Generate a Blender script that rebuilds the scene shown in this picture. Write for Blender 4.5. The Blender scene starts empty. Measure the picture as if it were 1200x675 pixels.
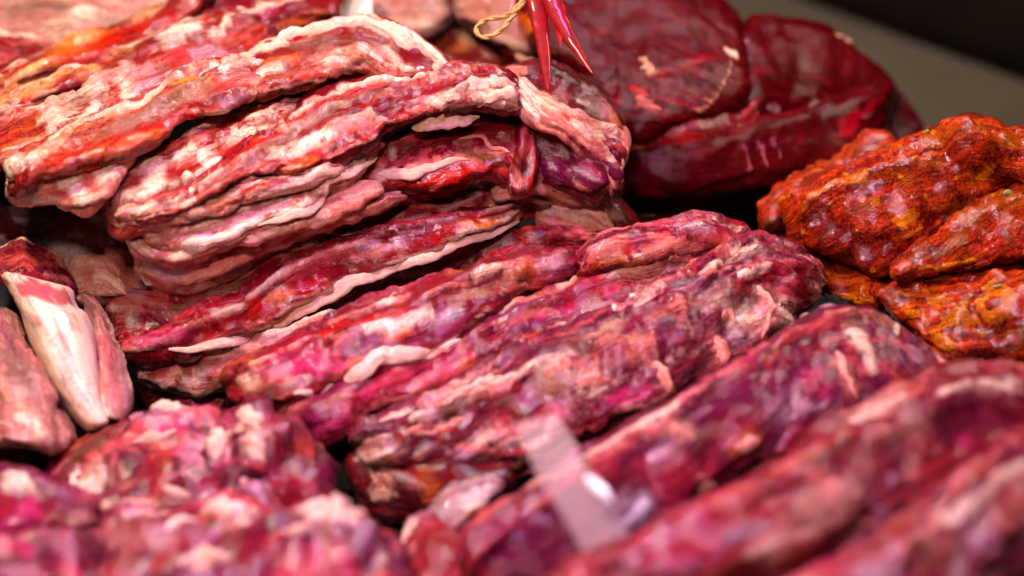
import bpy, math, random
import numpy as np
from mathutils import Vector, Matrix

# ------------------------------------------------------------------ camera, world, lamps, exposure
SC = bpy.context.scene
COL = SC.collection
PITCH = math.radians(40.0)
DIST = 1.0
LENS, SENSOR = 85.0, 36.0
CAM = np.array([0.0, -math.cos(PITCH) * DIST, math.sin(PITCH) * DIST])
cd = bpy.data.cameras.new("camera")
cam = bpy.data.objects.new("camera", cd)
COL.objects.link(cam)
cam.location = CAM
cam.rotation_euler = (math.pi / 2 - PITCH, 0, 0)
cd.lens, cd.sensor_width = LENS, SENSOR
cd.clip_start, cd.clip_end = 0.01, 50
cd.dof.use_dof = True
cd.dof.focus_distance = 0.895
cd.dof.aperture_fstop = 4.0
SC.camera = cam

w = bpy.data.worlds.new("World")
SC.world = w
w.use_nodes = True
bg = w.node_tree.nodes["Background"]
bg.inputs[0].default_value = (1.0, 0.72, 0.68, 1)
bg.inputs[1].default_value = 0.004
SC.view_settings.view_transform = 'Standard'
SC.view_settings.look = 'None'
SC.view_settings.exposure = -0.18
SC.view_settings.gamma = 1.0


def lamp(name, loc, target, size, power, color, sy=None, spread=180):
    l = bpy.data.lights.new(name, 'AREA')
    l.energy, l.color = power, color
    l.shape = 'RECTANGLE'
    l.size, l.size_y = size, sy or size
    l.spread = math.radians(spread)
    o = bpy.data.objects.new(name, l)
    COL.objects.link(o)
    o.location = loc
    o.rotation_euler = (Vector(target) - Vector(loc)).to_track_quat('-Z', 'Y').to_euler()
    return o


lamp("counter_lamp", (-0.27, -0.05, 0.62), (-0.12, 0.0, 0.08), 0.15, 5.8, (1.0, 0.82, 0.62), 0.025, 170)
lamp("back_counter_lamp", (0.06, 0.34, 0.50), (0.02, -0.12, 0.06), 0.30, 2.2, (1.0, 0.78, 0.92), 0.03, 170)
lamp("pink_counter_lamp", (-0.10, -0.50, 0.74), (-0.06, -0.04, 0.06), 0.14, 0.34, (1.0, 0.68, 0.60), 0.06, 48)
lamp("violet_counter_lamp", (-0.03, -0.12, 0.54), (-0.03, -0.26, 0.06), 0.12, 0.85, (0.80, 0.28, 1.0), 0.04, 100)
lamp("marinade_counter_lamp", (0.30, 0.16, 0.50), (0.17, 0.0, 0.06), 0.12, 0.45, (1.0, 0.84, 0.66), 0.06, 80)

# ------------------------------------------------------------------ helpers
FPX = LENS / SENSOR * 1200.0
_s, _c = math.sin(PITCH), math.cos(PITCH)
AX_R = np.array([1.0, 0, 0])
AX_U = np.array([0, _s, _c])
AX_F = np.array([0, _c, -_s])


def at(px, py, z):
    """photograph pixel + height in mm -> world point"""
    d = AX_F + AX_R * ((px - 600.0) / FPX) + AX_U * (-(py - 337.5) / FPX)
    t = (z / 1000.0 - CAM[2]) / d[2]
    return CAM + d * t


def pix(p):
    q = p - CAM
    f = q @ AX_F
    return np.stack([600 + FPX * (q @ AX_R) / f, 337.5 - FPX * (q @ AX_U) / f], -1), f


_rs = np.random.RandomState(7)
_PERM = np.concatenate([_rs.permutation(256)] * 3).astype(np.int32)
_g = _rs.normal(size=(256, 3))
_GRAD = (_g / np.linalg.norm(_g, axis=1, keepdims=True)).astype(np.float32)


def noise(p):
    p = np.asarray(p, dtype=np.float32)
    i = np.floor(p).astype(np.int32)
    f = p - i
    i &= 255
    u = f * f * f * (f * (f * 6 - 15) + 10)
    out = 0
    X, Y, Z = i[..., 0], i[..., 1], i[..., 2]
    for dx in (0, 1):
        wx = u[..., 0] if dx else 1 - u[..., 0]
        a = _PERM[X + dx]
        for dy in (0, 1):
            wy = u[..., 1] if dy else 1 - u[..., 1]
            b = _PERM[a + Y + dy]
            for dz in (0, 1):
                wz = u[..., 2] if dz else 1 - u[..., 2]
                g = _GRAD[_PERM[b + Z + dz]]
                out = out + wx * wy * wz * (g[..., 0] * (f[..., 0] - dx) + g[..., 1] * (f[..., 1] - dy) + g[..., 2] * (f[..., 2] - dz))
    return out * 1.6


def fbm(p, o=3, gain=0.5):
    s, a = 0, 1.0
    for k in range(o):
        s = s + a * noise(p * (2 ** k) + 17.3 * k)
        a *= gain
    return s


def sstep(a, b, x):
    t = np.clip((x - a) / (b - a), 0, 1)
    return t * t * (3 - 2 * t)


def spline(pts, n):
    """Catmull-Rom through pts, n samples evenly spaced in length"""
    P = np.array(pts, float)
    if len(P) == 2:
        t = np.linspace(0, 1, n)[:, None]
        return P[0] * (1 - t) + P[1] * t
    Q = np.vstack([2 * P[0] - P[1], P, 2 * P[-1] - P[-2]])
    res = []
    for k in range(len(P) - 1):
        a, b, c, d = Q[k:k + 4]
        t = np.linspace(0, 1, 24, endpoint=False)[:, None]
        res.append(0.5 * (2 * b + (c - a) * t + (2 * a - 5 * b + 4 * c - d) * t ** 2 + (3 * b - a - 3 * c + d) * t ** 3))
    res = np.vstack(res + [P[-1:]])
    L = np.concatenate([[0], np.cumsum(np.linalg.norm(np.diff(res[:, :2], axis=0), axis=1))])
    x = np.linspace(0, L[-1], n)
    return np.stack([np.interp(x, L, res[:, j]) for j in range(res.shape[1])], -1)


def pts_of(s):
    return [tuple(float(v) for v in q.split(',')) for q in s.split()]


def tag(o, label=None, cat=None, group=None, kind=None):
    if label: o["label"] = label
    if cat: o["category"] = cat
    if group: o["group"] = group
    if kind: o["kind"] = kind
    return o


def grid_mesh(name, V, mat, parent=None, flow=None, paint=None, caps=True):
    """V: (ns, nv, 3) tube closed in v; end rings capped by a point"""
    ns, nv = V.shape[:2]
    verts = V.reshape(-1, 3)
    i = np.arange(ns - 1)[:, None] * nv
    j = np.arange(nv)[None, :]
    j2 = (j + 1) % nv
    q = np.stack([i + j, i + nv + j, i + nv + j2, i + j2], -1).reshape(-1, 4)
    c0, c1 = len(verts), len(verts) + 1
    verts = np.vstack([verts, V[0].mean(0), V[-1].mean(0)])
    jj = np.arange(nv)
    t0 = np.stack([np.full(nv, c0), jj, (jj + 1) % nv], -1)
    t1 = np.stack([np.full(nv, c1), (ns - 1) * nv + (jj + 1) % nv, (ns - 1) * nv + jj], -1)
    loops = np.concatenate([q.ravel(), t0.ravel(), t1.ravel()]).astype(np.int32)
    tot = np.concatenate([np.full(len(q), 4), np.full(2 * nv, 3)]).astype(np.int32)
    start = np.concatenate([[0], np.cumsum(tot)[:-1]]).astype(np.int32)
    me = bpy.data.meshes.new(name)
    me.vertices.add(len(verts))
    me.vertices.foreach_set("co", verts.astype(np.float32).ravel())
    me.loops.add(len(loops))
    me.loops.foreach_set("vertex_index", loops)
    me.polygons.add(len(tot))
    me.polygons.foreach_set("loop_start", start)
    me.polygons.foreach_set("loop_total", tot)
    me.update(calc_edges=True)
    me.validate()
    me.polygons.foreach_set("use_smooth", np.ones(len(me.polygons), bool))
    if flow is not None:
        F = flow.reshape(-1, 3)
        F = np.vstack([F, F[:nv].mean(0), F[-nv:].mean(0)])
        at_ = me.attributes.new("flow", 'FLOAT_VECTOR', 'POINT')
        at_.data.foreach_set("vector", F.astype(np.float32).ravel())
    if paint is not None:
        C = paint.reshape(-1, 4)
        C = np.vstack([C, C[0], C[-1]])
        at_ = me.attributes.new("paint", 'FLOAT_COLOR', 'POINT')
        at_.data.foreach_set("color", C.astype(np.float32).ravel())
    me.materials.append(mat)
    o = bpy.data.objects.new(name, me)
    COL.objects.link(o)
    if parent: o.parent = parent
    return o


# ------------------------------------------------------------------ materials
def rgb(*c): return (c[0], c[1], c[2], 1.0)


class NT:
    def __init__(self, name):
        self.m = bpy.data.materials.new(name)
        self.m.use_nodes = True
        self.t = self.m.node_tree
        self.b = self.t.nodes["Principled BSDF"]

    def n(self, typ, **kw):
        nd = self.t.nodes.new(typ)
        for k, v in kw.items():
            if k.startswith('i_'):
                nd.inputs[k[2:].replace('_', ' ')].default_value = v
            else:
                setattr(nd, k, v)
        return nd

    def l(self, a, b): self.t.links.new(a, b)

    def val(self, x, sock):
        if isinstance(x, (int, float, tuple)): sock.default_value = x
        else: self.l(x, sock)

    def math(self, op, a, b=0.0, clamp=False):
        nd = self.n('ShaderNodeMath', operation=op, use_clamp=clamp)
        self.val(a, nd.inputs[0]); self.val(b, nd.inputs[1])
        return nd.outputs[0]

    def remap(self, x, a, b, c=0.0, d=1.0):
        nd = self.n('ShaderNodeMapRange', interpolation_type='SMOOTHSTEP')
        self.val(x, nd.inputs[0])
        for k, v in zip((1, 2, 3, 4), (a, b, c, d)): self.val(v, nd.inputs[k])
        return nd.outputs[0]

    def mix(self, f, a, b, mode='MIX'):
        nd = self.n('ShaderNodeMix', data_type='RGBA', blend_type=mode)
        self.val(f, nd.inputs[0]); self.val(a, nd.inputs[6]); self.val(b, nd.inputs[7])
        return nd.outputs[2]

    def noise(self, vec, scale, detail=3.0, rough=0.55, dist=0.0):
        nd = self.n('ShaderNodeTexNoise')
        self.l(vec, nd.inputs['Vector'])
        nd.inputs['Scale'].default_value = scale
        nd.inputs['Detail'].default_value = detail
        nd.inputs['Roughness'].default_value = rough
        nd.inputs['Distortion'].default_value = dist
        return nd.outputs[0]

    def stretch(self, vec, sc):
        nd = self.n('ShaderNodeVectorMath', operation='MULTIPLY')
        self.l(vec, nd.inputs[0]); nd.inputs[1].default_value = sc
        return nd.outputs[0]


def meat_material(name, dark, mid, light, fat=(0.62, 0.40, 0.31), fat_cov=0.42, fat_amt=0.8, vein=0.35,
                  rough=0.40, coat=1.0, spice=0.0, oil=0.0, bump=0.7, sss=0.0, spec=0.08, wet0=0.42, sat=1.06):
    k = NT(name)
    fl = k.n('ShaderNodeAttribute', attribute_name="flow").outputs['Vector']
    pa = k.n('ShaderNodeAttribute', attribute_name="paint")
    tc = k.n('ShaderNodeTexCoord').outputs['Object']
    fib = k.noise(k.stretch(fl, (34, 520, 1)), 1.0, 5.0, 0.66, 0.5)
    fib2 = k.noise(k.stretch(fl, (150, 1700, 1)), 1.0, 2.0, 0.6, 0.2)
    blot = k.noise(tc, 38, 4.0, 0.6, 0.6)
    fine = k.noise(tc, 620, 4.0, 0.7)
    grain = k.noise(tc, 1500, 2.0, 0.6)
    a = k.math('ADD', k.math('MULTIPLY', fib, 0.76), k.math('MULTIPLY', blot, 0.24))
    a = k.math('ADD', a, k.math('MULTIPLY', k.math('SUBTRACT', fine, 0.5), 0.5))
    cr = k.n('ShaderNodeValToRGB')
    cr.color_ramp.elements[0].position = 0.42; cr.color_ramp.elements[0].color = rgb(*dark)
    cr.color_ramp.elements[1].position = 0.64; cr.color_ramp.elements[1].color = rgb(*light)
    e = cr.color_ramp.elements.new(0.54); e.color = rgb(*mid)
    k.l(a, cr.inputs[0])
    col = cr.outputs[0]
    # fat bands running with the grain
    fb = k.noise(k.stretch(fl, (18, 120, 1)), 1.0, 7.0, 0.68, 1.2)
    fb = k.math('ADD', fb, k.math('MULTIPLY', k.math('SUBTRACT', fine, 0.5), 0.16))
    fm = k.remap(fb, 1 - fat_cov, 1 - fat_cov + 0.045, 0.0, fat_amt)
    fcol = k.mix(k.remap(blot, 0.35, 0.65), rgb(fat[0], fat[1] * 0.8, fat[2] * 0.78), rgb(*fat))
    col = k.mix(fm, col, fcol)
    # thin veins of connective tissue
    vn = k.noise(k.stretch(fl, (55, 240, 1)), 1.0, 4.0, 0.55, 1.8)
    vm = k.math('ABSOLUTE', k.math('SUBTRACT', vn, 0.5))
    vm = k.remap(vm, 0.0, 0.028, vein, 0.0)
    col = k.mix(vm, col, rgb(fat[0] * 0.95, fat[1] * 0.85, fat[2] * 0.9))
    # fat seams, silver skin and dried edges of this piece, plus painted-in reflection and crease shade
    pm = k.math('ADD', pa.outputs['Alpha'], k.math('MULTIPLY', k.math('SUBTRACT', fine, 0.5), 0.55))
    pm = k.math('ADD', pm, k.math('MULTIPLY', k.math('SUBTRACT', fib, 0.5), 0.9))
    pm = k.remap(pm, 0.34, 0.74)
    pv = k.mix(k.remap(a, 0.36, 0.60), k.mix(1.0, pa.outputs['Color'], rgb(0.58, 0.36, 0.36), 'MULTIPLY'), pa.outputs['Color'])
    col = k.mix(pm, col, pv)
    if spice:
        rub = k.noise(tc, 900, 3.0, 0.7)
        col = k.mix(k.remap(rub, 0.50, 0.62, 0.0, 0.55), col, rgb(0.50, 0.060, 0.010))
        col = k.mix(k.remap(rub, 0.50, 0.38, 0.0, 0.6), col, rgb(0.08, 0.008, 0.004))
        vo = k.n('ShaderNodeTexVoronoi'); vo.inputs['Scale'].default_value = 210
        k.l(tc, vo.inputs['Vector'])
        sp = k.remap(vo.outputs['Distance'], 0.12, 0.32, 1.0, 0.0)
        pick = k.n('ShaderNodeSeparateColor'); k.l(vo.outputs['Color'], pick.inputs[0])
        sp1 = k.math('MULTIPLY', sp, k.remap(pick.outputs[0], 0.62, 0.70))
        sp2 = k.math('MULTIPLY', sp, k.remap(pick.outputs[1], 0.70, 0.78))
        col = k.mix(k.math('MULTIPLY', sp1, spice), col, rgb(0.035, 0.012, 0.008))
        col = k.mix(k.math('MULTIPLY', sp2, spice * 0.8), col, rgb(0.70, 0.25, 0.05))
        col = k.mix(k.math('MULTIPLY', k.remap(fine, 0.52, 0.68), 0.4 * spice), col, rgb(0.08, 0.015, 0.008))
    col = k.mix(k.math('MULTIPLY', k.remap(grain, 0.35, 0.7), 0.10), col, k.mix(1.0, col, rgb(1.35, 1.15, 1.1), 'MULTIPLY'))
    hs = k.n('ShaderNodeHueSaturation'); hs.inputs['Saturation'].default_value = sat; hs.inputs['Value'].default_value = 0.96
    k.l(col, hs.inputs['Color']); col = hs.outputs[0]
    k.l(col, k.b.inputs['Base Color'])
    k.l(k.remap(k.math('ADD', k.math('MULTIPLY', blot, 0.6), k.math('MULTIPLY', fine, 0.4)), 0.35, 0.65, rough - 0.10, rough + 0.16), k.b.inputs['Roughness'])
    k.b.inputs['Specular IOR Level'].default_value = spec
    wet = k.noise(tc, 120, 4.0, 0.65, 0.4)
    k.l(k.remap(wet, wet0 + 0.02, wet0 + 0.10, 0.0, coat), k.b.inputs['Coat Weight'])
    k.b.inputs['Coat IOR'].default_value = 1.5
    k.b.inputs['Coat Roughness'].default_value = 0.05
    cb = k.n('ShaderNodeBump'); cb.inputs['Strength'].default_value = 0.35; cb.inputs['Distance'].default_value = 0.0012
    k.l(k.math('ADD', k.math('MULTIPLY', wet, 1.0), k.math('MULTIPLY', k.math('ADD', fine, k.math('MULTIPLY', fib, 0.8)), 0.9)), cb.inputs['Height'])
    k.l(cb.outputs[0], k.b.inputs['Coat Normal'])
    k.b.inputs['Subsurface Weight'].default_value = sss
    k.b.inputs['Subsurface Radius'].default_value = (1.0, 0.3, 0.2)
    k.b.inputs['Subsurface Scale'].default_value = 0.004
    h = k.math('ADD', k.math('MULTIPLY', fib2, 0.35), k.math('MULTIPLY', fine, 0.8))
    h = k.math('ADD', h, k.math('MULTIPLY', fib, 1.0))
    h = k.math('ADD', h, k.math('MULTIPLY', grain, 0.35))
    mid = k.noise(k.stretch(fl, (160, 420, 1)), 1.0, 4.0, 0.65, 0.8)
    h = k.math('ADD', h, k.math('MULTIPLY', mid, 0.9))
    h = k.math('ADD', h, k.math('MULTIPLY', pm, 0.25))
    bp = k.n('ShaderNodeBump'); bp.inputs['Strength'].default_value = bump; bp.inputs['Distance'].default_value = 0.0016
    k.l(h, bp.inputs['Height'])
    k.l(bp.outputs[0], k.b.inputs['Normal'])
    return k.m


def plain_material(name, col, col2=None, scale=30, rough=0.5, coat=0.0, bump=0.0, metal=0.0, trans=0.0, alpha=1.0, spec=0.5):
    k = NT(name)
    tc = k.n('ShaderNodeTexCoord').outputs['Object']
    nz = k.noise(tc, scale, 5.0, 0.6)
    k.l(k.mix(k.remap(nz, 0.35, 0.65), rgb(*col), rgb(*(col2 or col))), k.b.inputs['Base Color'])
    k.l(k.remap(nz, 0.3, 0.7, rough * 0.8, rough * 1.2), k.b.inputs['Roughness'])
    k.b.inputs['Metallic'].default_value = metal
    k.b.inputs['Specular IOR Level'].default_value = spec
    k.b.inputs['Coat Weight'].default_value = coat
    k.b.inputs['Coat Roughness'].default_value = 0.12
    k.b.inputs['Transmission Weight'].default_value = trans
    k.b.inputs['Alpha'].default_value = alpha
    if bump:
        bp = k.n('ShaderNodeBump'); bp.inputs['Strength'].default_value = bump; bp.inputs['Distance'].default_value = 0.001
        k.l(nz, bp.inputs['Height']); k.l(bp.outputs[0], k.b.inputs['Normal'])
    return k.m


MAT = {
    'muscle': meat_material('beef_muscle', (0.09, 0.004, 0.009), (0.20, 0.007, 0.012), (0.34, 0.026, 0.030), fat_cov=0.19),
    'gloss': meat_material('glossy_dark_beef', (0.036, 0.002, 0.003), (0.070, 0.003, 0.005), (0.115, 0.007, 0.008), fat_cov=0.08, vein=0.0, rough=0.38, coat=0.25, bump=0.22, sat=1.08),
    'fatty': meat_material('fatty_beef', (0.26, 0.025, 0.022), (0.54, 0.17, 0.12), (0.74, 0.42, 0.32), fat=(0.80, 0.60, 0.47), fat_cov=0.50, vein=0.3),
    'warm': meat_material('warm_beef', (0.15, 0.007, 0.007), (0.33, 0.032, 0.024), (0.50, 0.11, 0.075), fat=(0.80, 0.56, 0.38), fat_cov=0.24, vein=0.18),
    'dark': meat_material('dark_beef', (0.04, 0.003, 0.005), (0.10, 0.006, 0.009), (0.18, 0.015, 0.018), fat_cov=0.20, vein=0.06, rough=0.36, coat=0.9),
    'deep': meat_material('deep_red_beef', (0.10, 0.004, 0.008), (0.22, 0.010, 0.016), (0.34, 0.035, 0.038), fat_cov=0.22, vein=0.25),
    'purple': meat_material('purple_beef', (0.055, 0.003, 0.014), (0.13, 0.006, 0.024), (0.26, 0.022, 0.052), fat=(0.66, 0.34, 0.30), fat_cov=0.16, vein=0.15, rough=0.34, coat=0.9),
    'rosy': meat_material('rosy_beef', (0.085, 0.003, 0.012), (0.19, 0.008, 0.021), (0.34, 0.026, 0.044), fat=(0.74, 0.44, 0.36), fat_cov=0.19, vein=0.15, rough=0.34, coat=0.9),
    'orange': meat_material('marinated_meat', (0.09, 0.004, 0.003), (0.46, 0.026, 0.006), (0.76, 0.105, 0.010), fat=(0.80, 0.15, 0.016), fat_cov=0.28, vein=0.05, rough=0.3, coat=1.0, spice=0.9, bump=0.9, sss=0.0, wet0=0.45, sat=1.1),
    'chop': meat_material('pale_chop', (0.30, 0.07, 0.055), (0.46, 0.16, 0.13), (0.56, 0.28, 0.22), fat=(0.62, 0.44, 0.33), fat_cov=0.42, vein=0.3, sat=0.92),
    'grey': meat_material('grey_silverskin', (0.16, 0.06, 0.07), (0.34, 0.20, 0.20), (0.52, 0.40, 0.38), fat=(0.42, 0.34, 0.31), fat_cov=0.45, vein=0.4),
    'fat': meat_material('beef_fat', (0.60, 0.34, 0.26), (0.72, 0.48, 0.38), (0.80, 0.60, 0.48), fat=(0.80, 0.62, 0.50), fat_cov=0.5, vein=0.05, rough=0.42, coat=0.4, bump=0.4, sss=0.12, sat=1.0),
    'softfat': meat_material('soft_chop_fat', (0.66, 0.44, 0.34), (0.72, 0.52, 0.41), (0.78, 0.60, 0.48), fat=(0.78, 0.60, 0.48), fat_cov=0.3, vein=0.0, rough=0.45, coat=0.3, bump=0.12, sss=0.15, sat=1.0),
    'pinkfat': meat_material('pink_fat', (0.50, 0.14, 0.12), (0.64, 0.29, 0.23), (0.74, 0.46, 0.36), fat=(0.78, 0.54, 0.43), fat_cov=0.45, vein=0.1, rough=0.42, coat=0.15, bump=0.4),
}
PAL = {
    'fat': (0.78, 0.58, 0.44), 'pink': (0.58, 0.18, 0.15), 'white': (0.80, 0.68, 0.55), 'red': (0.46, 0.025, 0.020), 'orange': (0.66, 0.19, 0.055),
    'yellow': (0.74, 0.42, 0.15), 'brown': (0.20, 0.085, 0.05), 'rust': (0.42, 0.10, 0.035), 'dark': (0.085, 0.010, 0.012), 'lav': (0.46, 0.26, 0.34), 'blue': (0.46, 0.42, 0.50),
    'greybrown': (0.27, 0.14, 0.11), 'grey': (0.40, 0.33, 0.31), 'purple': (0.16, 0.012, 0.055), 'magenta': (0.48, 0.045, 0.15), 'green': (0.07, 0.09, 0.025), 'deep': (0.20, 0.012, 0.018), 'rose': (0.50, 0.09, 0.10), 'crimson': (0.33, 0.018, 0.028), 'mauve': (0.34, 0.10, 0.13), 'blush': (0.38, 0.035, 0.062), 'tan': (0.55, 0.33, 0.22), 'gold': (0.80, 0.25, 0.02),
}
PIECES = {}
_seed = [0]
STREAK = {
    'muscle': [('fat', 2, 0.9, 0.5, 66), ('deep', 18, 1.3, -0.9, 61), ('pink', 3, 1.3, 0.4, 52), ('red', 7, 1.3, -0.3, 39)],
    'warm': [('fat', 5, 1.1, 0.6, 52), ('deep', 18, 1.4, -1.0, 54), ('rust', 10, 1.8, -0.3, 22), ('pink', 3, 1.5, 0.5, 39), ('red', 7, 1.4, -0.3, 32)],
    'fatty': [('deep', 11, 1.0, -0.9, 54), ('red', 6, 1.1, -0.5, 46), ('fat', 4, 1.3, 0.7, 48)],
    'pinkfat': [('rose', 6, 1.0, -0.5, 43), ('fat', 3, 1.2, 0.5, 44)],
    'rosy': [('fat', 3, 1.0, 0.5, 57), ('deep', 20, 1.5, -1.0, 54), ('purple', 8, 2.2, 0, 20), ('pink', 2, 1.5, 0.5, 39), ('red', 6, 1.4, -0.2, 39)],
    'purple': [('fat', 3, 1.0, 0.5, 48), ('deep', 18, 1.6, -1.0, 50), ('pink', 2, 1.3, 0.5, 44), ('rose', 6, 1.6, 0.2, 39)],
    'deep': [('dark', 12, 1.4, -0.8, 50), ('red', 6, 1.2, 0, 39), ('pink', 2, 0.8, 0.4, 39)],
    'dark': [('deep', 10, 1.4, 0, 46)],
    'chop': [('fat', 2, 1.1, 0.4, 35), ('brown', 8, 1.8, -0.5, 18)],
    'orange': [('deep', 20, 2.0, -1.2, 18), ('gold', 14, 1.3, 0.9, 7), ('rust', 10, 2.4, 0.3, 10), ('brown', 9, 1.4, -0.9, 9)],
}
LAM = {'muscle': 3, 'warm': 3, 'fatty': 3, 'pinkfat': 2, 'rosy': 3, 'purple': 3, 'deep': 2, 'chop': 2}
LIP = {'rosy': 'pink', 'purple': 'rose', 'deep': 'rose', 'pinkfat': 'white', 'chop': 'tan'}
TINT = {
    'muscle': [('red', 0.55), ('deep', 0.6), ('deep', 0.5), ('red', 0.4), ('deep', 0.0), ('deep', 0.6), ('rose', 0.35)],
    'warm': [('red', 0.5), ('rust', 0.5), ('deep', 0.6), ('pink', 0.5), ('red', 0.4), ('deep', 0.5), ('tan', 0.45), ('deep', 0.0)],
    'fatty': [('fat', 0.4), ('red', 0.5), ('pink', 0.5), ('deep', 0.4), ('fat', 0.0)],
    'pinkfat': [('fat', 0.4), ('rose', 0.4), ('pink', 0.3)],
    'rosy': [('deep', 0.6), ('crimson', 0.4), ('mauve', 0.35), ('magenta', 0.3), ('rose', 0.4), ('purple', 0.6), ('deep', 0.6), ('deep', 0.0)],
    'purple': [('purple', 0.6), ('mauve', 0.35), ('magenta', 0.3), ('deep', 0.5), ('rose', 0.4), ('deep', 0.0)],
    'deep': [('dark', 0.5), ('red', 0.4), ('deep', 0.0)],
    'chop': [('greybrown', 0.4), ('rose', 0.4), ('tan', 0.3)],
}
RAISE = {}   # mm by heap


def snap(pc, x, y):
    d = (pc['pix'][:, 0] - x) ** 2 + (pc['pix'][:, 1] - y) ** 2
    return int(np.argmin(np.where(pc['front'], d, 1e9)))


def meat(name, label, cat, U, L, mat='muscle', th=18, group=None, lump=2.2, ridge=1.3, fine=0.35, ends=(0.06, 0.06), round_=0.62,
         strokes=(), auto=(), key=None, ds=1.15, wob=2.4, parent=None, rl=26, push=0.8, tip=0.45, iso=None, up=0, lam=None, lamA=3.2, aniso=0.42, crag=0.0, sag=0.12):
    """U, L: upper and lower outline 'x,y,z ...' traced left to right; th: half thickness in mm"""
    _seed[0] += 1
    sd = _seed[0]
    rng = np.random.RandomState(sd)
    off = rng.uniform(0, 200, 3)
    if iso is None: iso = 0.35 if lump < 3.4 else 0.8
    zr = RAISE.get(group, 0)
    U, L = [(x, y - up, z + zr) for x, y, z in pts_of(U)], [(x, y, z + zr) for x, y, z in pts_of(L)]
    n0 = 80
    u, l = spline(U, n0), spline(L, n0)
    u = np.array([at(*q) for q in u]); l = np.array([at(*q) for q in l])
    mid = (u + l) / 2
    length = np.linalg.norm(np.diff(mid, axis=0), axis=1).sum()
    ns = int(np.clip(length / (ds / 1000), 24, 520))
    x0, x1 = np.linspace(0, 1, n0), np.linspace(0, 1, ns)
    # cluster rings toward both ends
    xe = x1 + 0.0
    res = lambda A: np.stack([np.interp(xe, x0, A[:, j]) for j in range(3)], -1)
    u, l = res(u), res(l)
    for A, o in ((u, 0), (l, 50)):
        q = np.stack([xe * length * 30, np.full(ns, o + off[0]), np.full(ns, off[1])], -1)
        A += AX_U * ((fbm(q, 3) + 0.22 * fbm(q * 6.3, 2)) * wob / 1000)[:, None] + AX_R * (fbm(q + 9.1, 2) * wob / 1000)[:, None]
    c = (u + l) / 2
    e1 = u - l
    a = np.linalg.norm(e1, axis=1) / 2
    e1 = e1 / (2 * a[:, None])
    vd = c - CAM
    vd /= np.linalg.norm(vd, axis=1)[:, None]
    e2 = vd - sag * (vd * e1).sum(1)[:, None] * e1
    e2 /= np.linalg.norm(e2, axis=1)[:, None]
    b = np.minimum(th / 1000, a * 2.2)
    # end taper
    tp = np.ones(ns)
    k0, k1 = ends
    if k0: tp *= np.sqrt(np.clip(1 - (1 - np.clip(xe / k0, 0, 1)) ** 2, 0, 1)) * (1 - tip) + tip
    if k1: tp *= np.sqrt(np.clip(1 - (1 - np.clip((1 - xe) / k1, 0, 1)) ** 2, 0, 1)) * (1 - tip) + tip
    per = a.mean() * 2 * 1.25
    nf = int(np.clip(per / (ds / 1000), 14, 220))
    nb = max(8, nf // 5)
    ph = np.concatenate([np.linspace(0, math.pi, nf, endpoint=False), np.linspace(math.pi, 2 * math.pi, nb, endpoint=False)])
    cs, sn = np.cos(ph), np.sin(ph)
    X = np.sign(cs) * np.abs(cs) ** round_
    Y = -np.sign(sn) * np.abs(sn) ** round_
    cc = c + e2 * (b * push)[:, None]
    V = cc[:, None] + e1[:, None] * (a * tp)[:, None, None] * X[None, :, None] + e2[:, None] * (b * tp)[:, None, None] * Y[None, :, None]
    s = np.concatenate([[0], np.cumsum(np.linalg.norm(np.diff(c, axis=0), axis=1))])
    vv = np.cumsum(np.linalg.norm(np.diff(V, axis=1, append=V[:, :1]), axis=2).mean(0))
    flow = np.stack([np.repeat(s[:, None], len(ph), 1), np.repeat(vv[None], ns, 0) * (0.5 + 0.5 * (a * tp)[:, None] / a.max()), np.full((ns, len(ph)), off[2])], -1)

    def normals(V):
        ts = np.gradient(V, axis=0)
        tv = np.roll(V, -1, 1) - np.roll(V, 1, 1)
        n = np.cross(ts, tv)
        n /= np.linalg.norm(n, axis=2)[..., None] + 1e-12
        if (n * (V - c[:, None])).sum() < 0: n = -n
        return n
    N = normals(V)
    W = V + off / 10
    F = flow + np.array([off[0], off[1], 0]) * 0.01
    ed = tp[:, None]
    lf = fbm(np.stack([F[..., 0] * 15, F[..., 1] * 48, F[..., 2] + 3], -1), 3)
    h = lump * (iso * fbm(W * 34, 3) + (1 - iso) * 1.1 * lf)
    h = h + lump * 0.25
    wv = 0.9 * fbm(W * 22, 2)
    g1 = fbm(np.stack([F[..., 0] * rl * 0.4, F[..., 1] * 62 + wv, F[..., 2]], -1), 2, 0.5)
    g2 = fbm(np.stack([F[..., 0] * rl * 0.8, F[..., 1] * 150 + wv, F[..., 2] + 5], -1), 3, 0.55)
    h = h + ridge * (2.6 * (np.sqrt(np.abs(g1) + 0.004) - 0.45) + 1.5 * (np.sqrt(np.abs(g2) + 0.01) - 0.45))
    h = h + 0.28 * ridge * (2 * np.abs(fbm(W * 95, 3)) - 0.4)
    h = h + crag * (2.4 * np.sqrt(fbm(W * 34, 4, 0.58) ** 2 + 0.001) - 0.6)
    if lam is None: lam = LAM.get(mat, 0)
    lamcol = None
    if lam:
        vn = np.clip(ph / math.pi, 0, 1.0)[None, :] * np.ones((ns, 1))
        so = flow[..., 0]
        Pz = vn * lam + rng.uniform(-0.9, 0.9) * (xe[:, None] - 0.5) + 0.45 * fbm(np.stack([so * 11, vn * 0.8, off[0] + 0 * so], -1), 2) + 0.10 * fbm(np.stack([so * 60, vn * 3, off[1] + 0 * so], -1), 2) + rng.uniform(0, 1)
        idn = np.floor(Pz); fr = Pz - idn
        amp = np.clip(0.75 + 0.9 * noise(np.stack([so * 22, idn * 7.31, off[2] + 0 * so], -1)), 0.1, 1.6)
        rag = 0.06 * noise(np.stack([so * 150, idn * 3.7, off[0] + 0 * so], -1))
        fe = fr + rag
        fade = sstep(0.0, 0.06, vn) * sstep(1.0, 0.94, vn)
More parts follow.
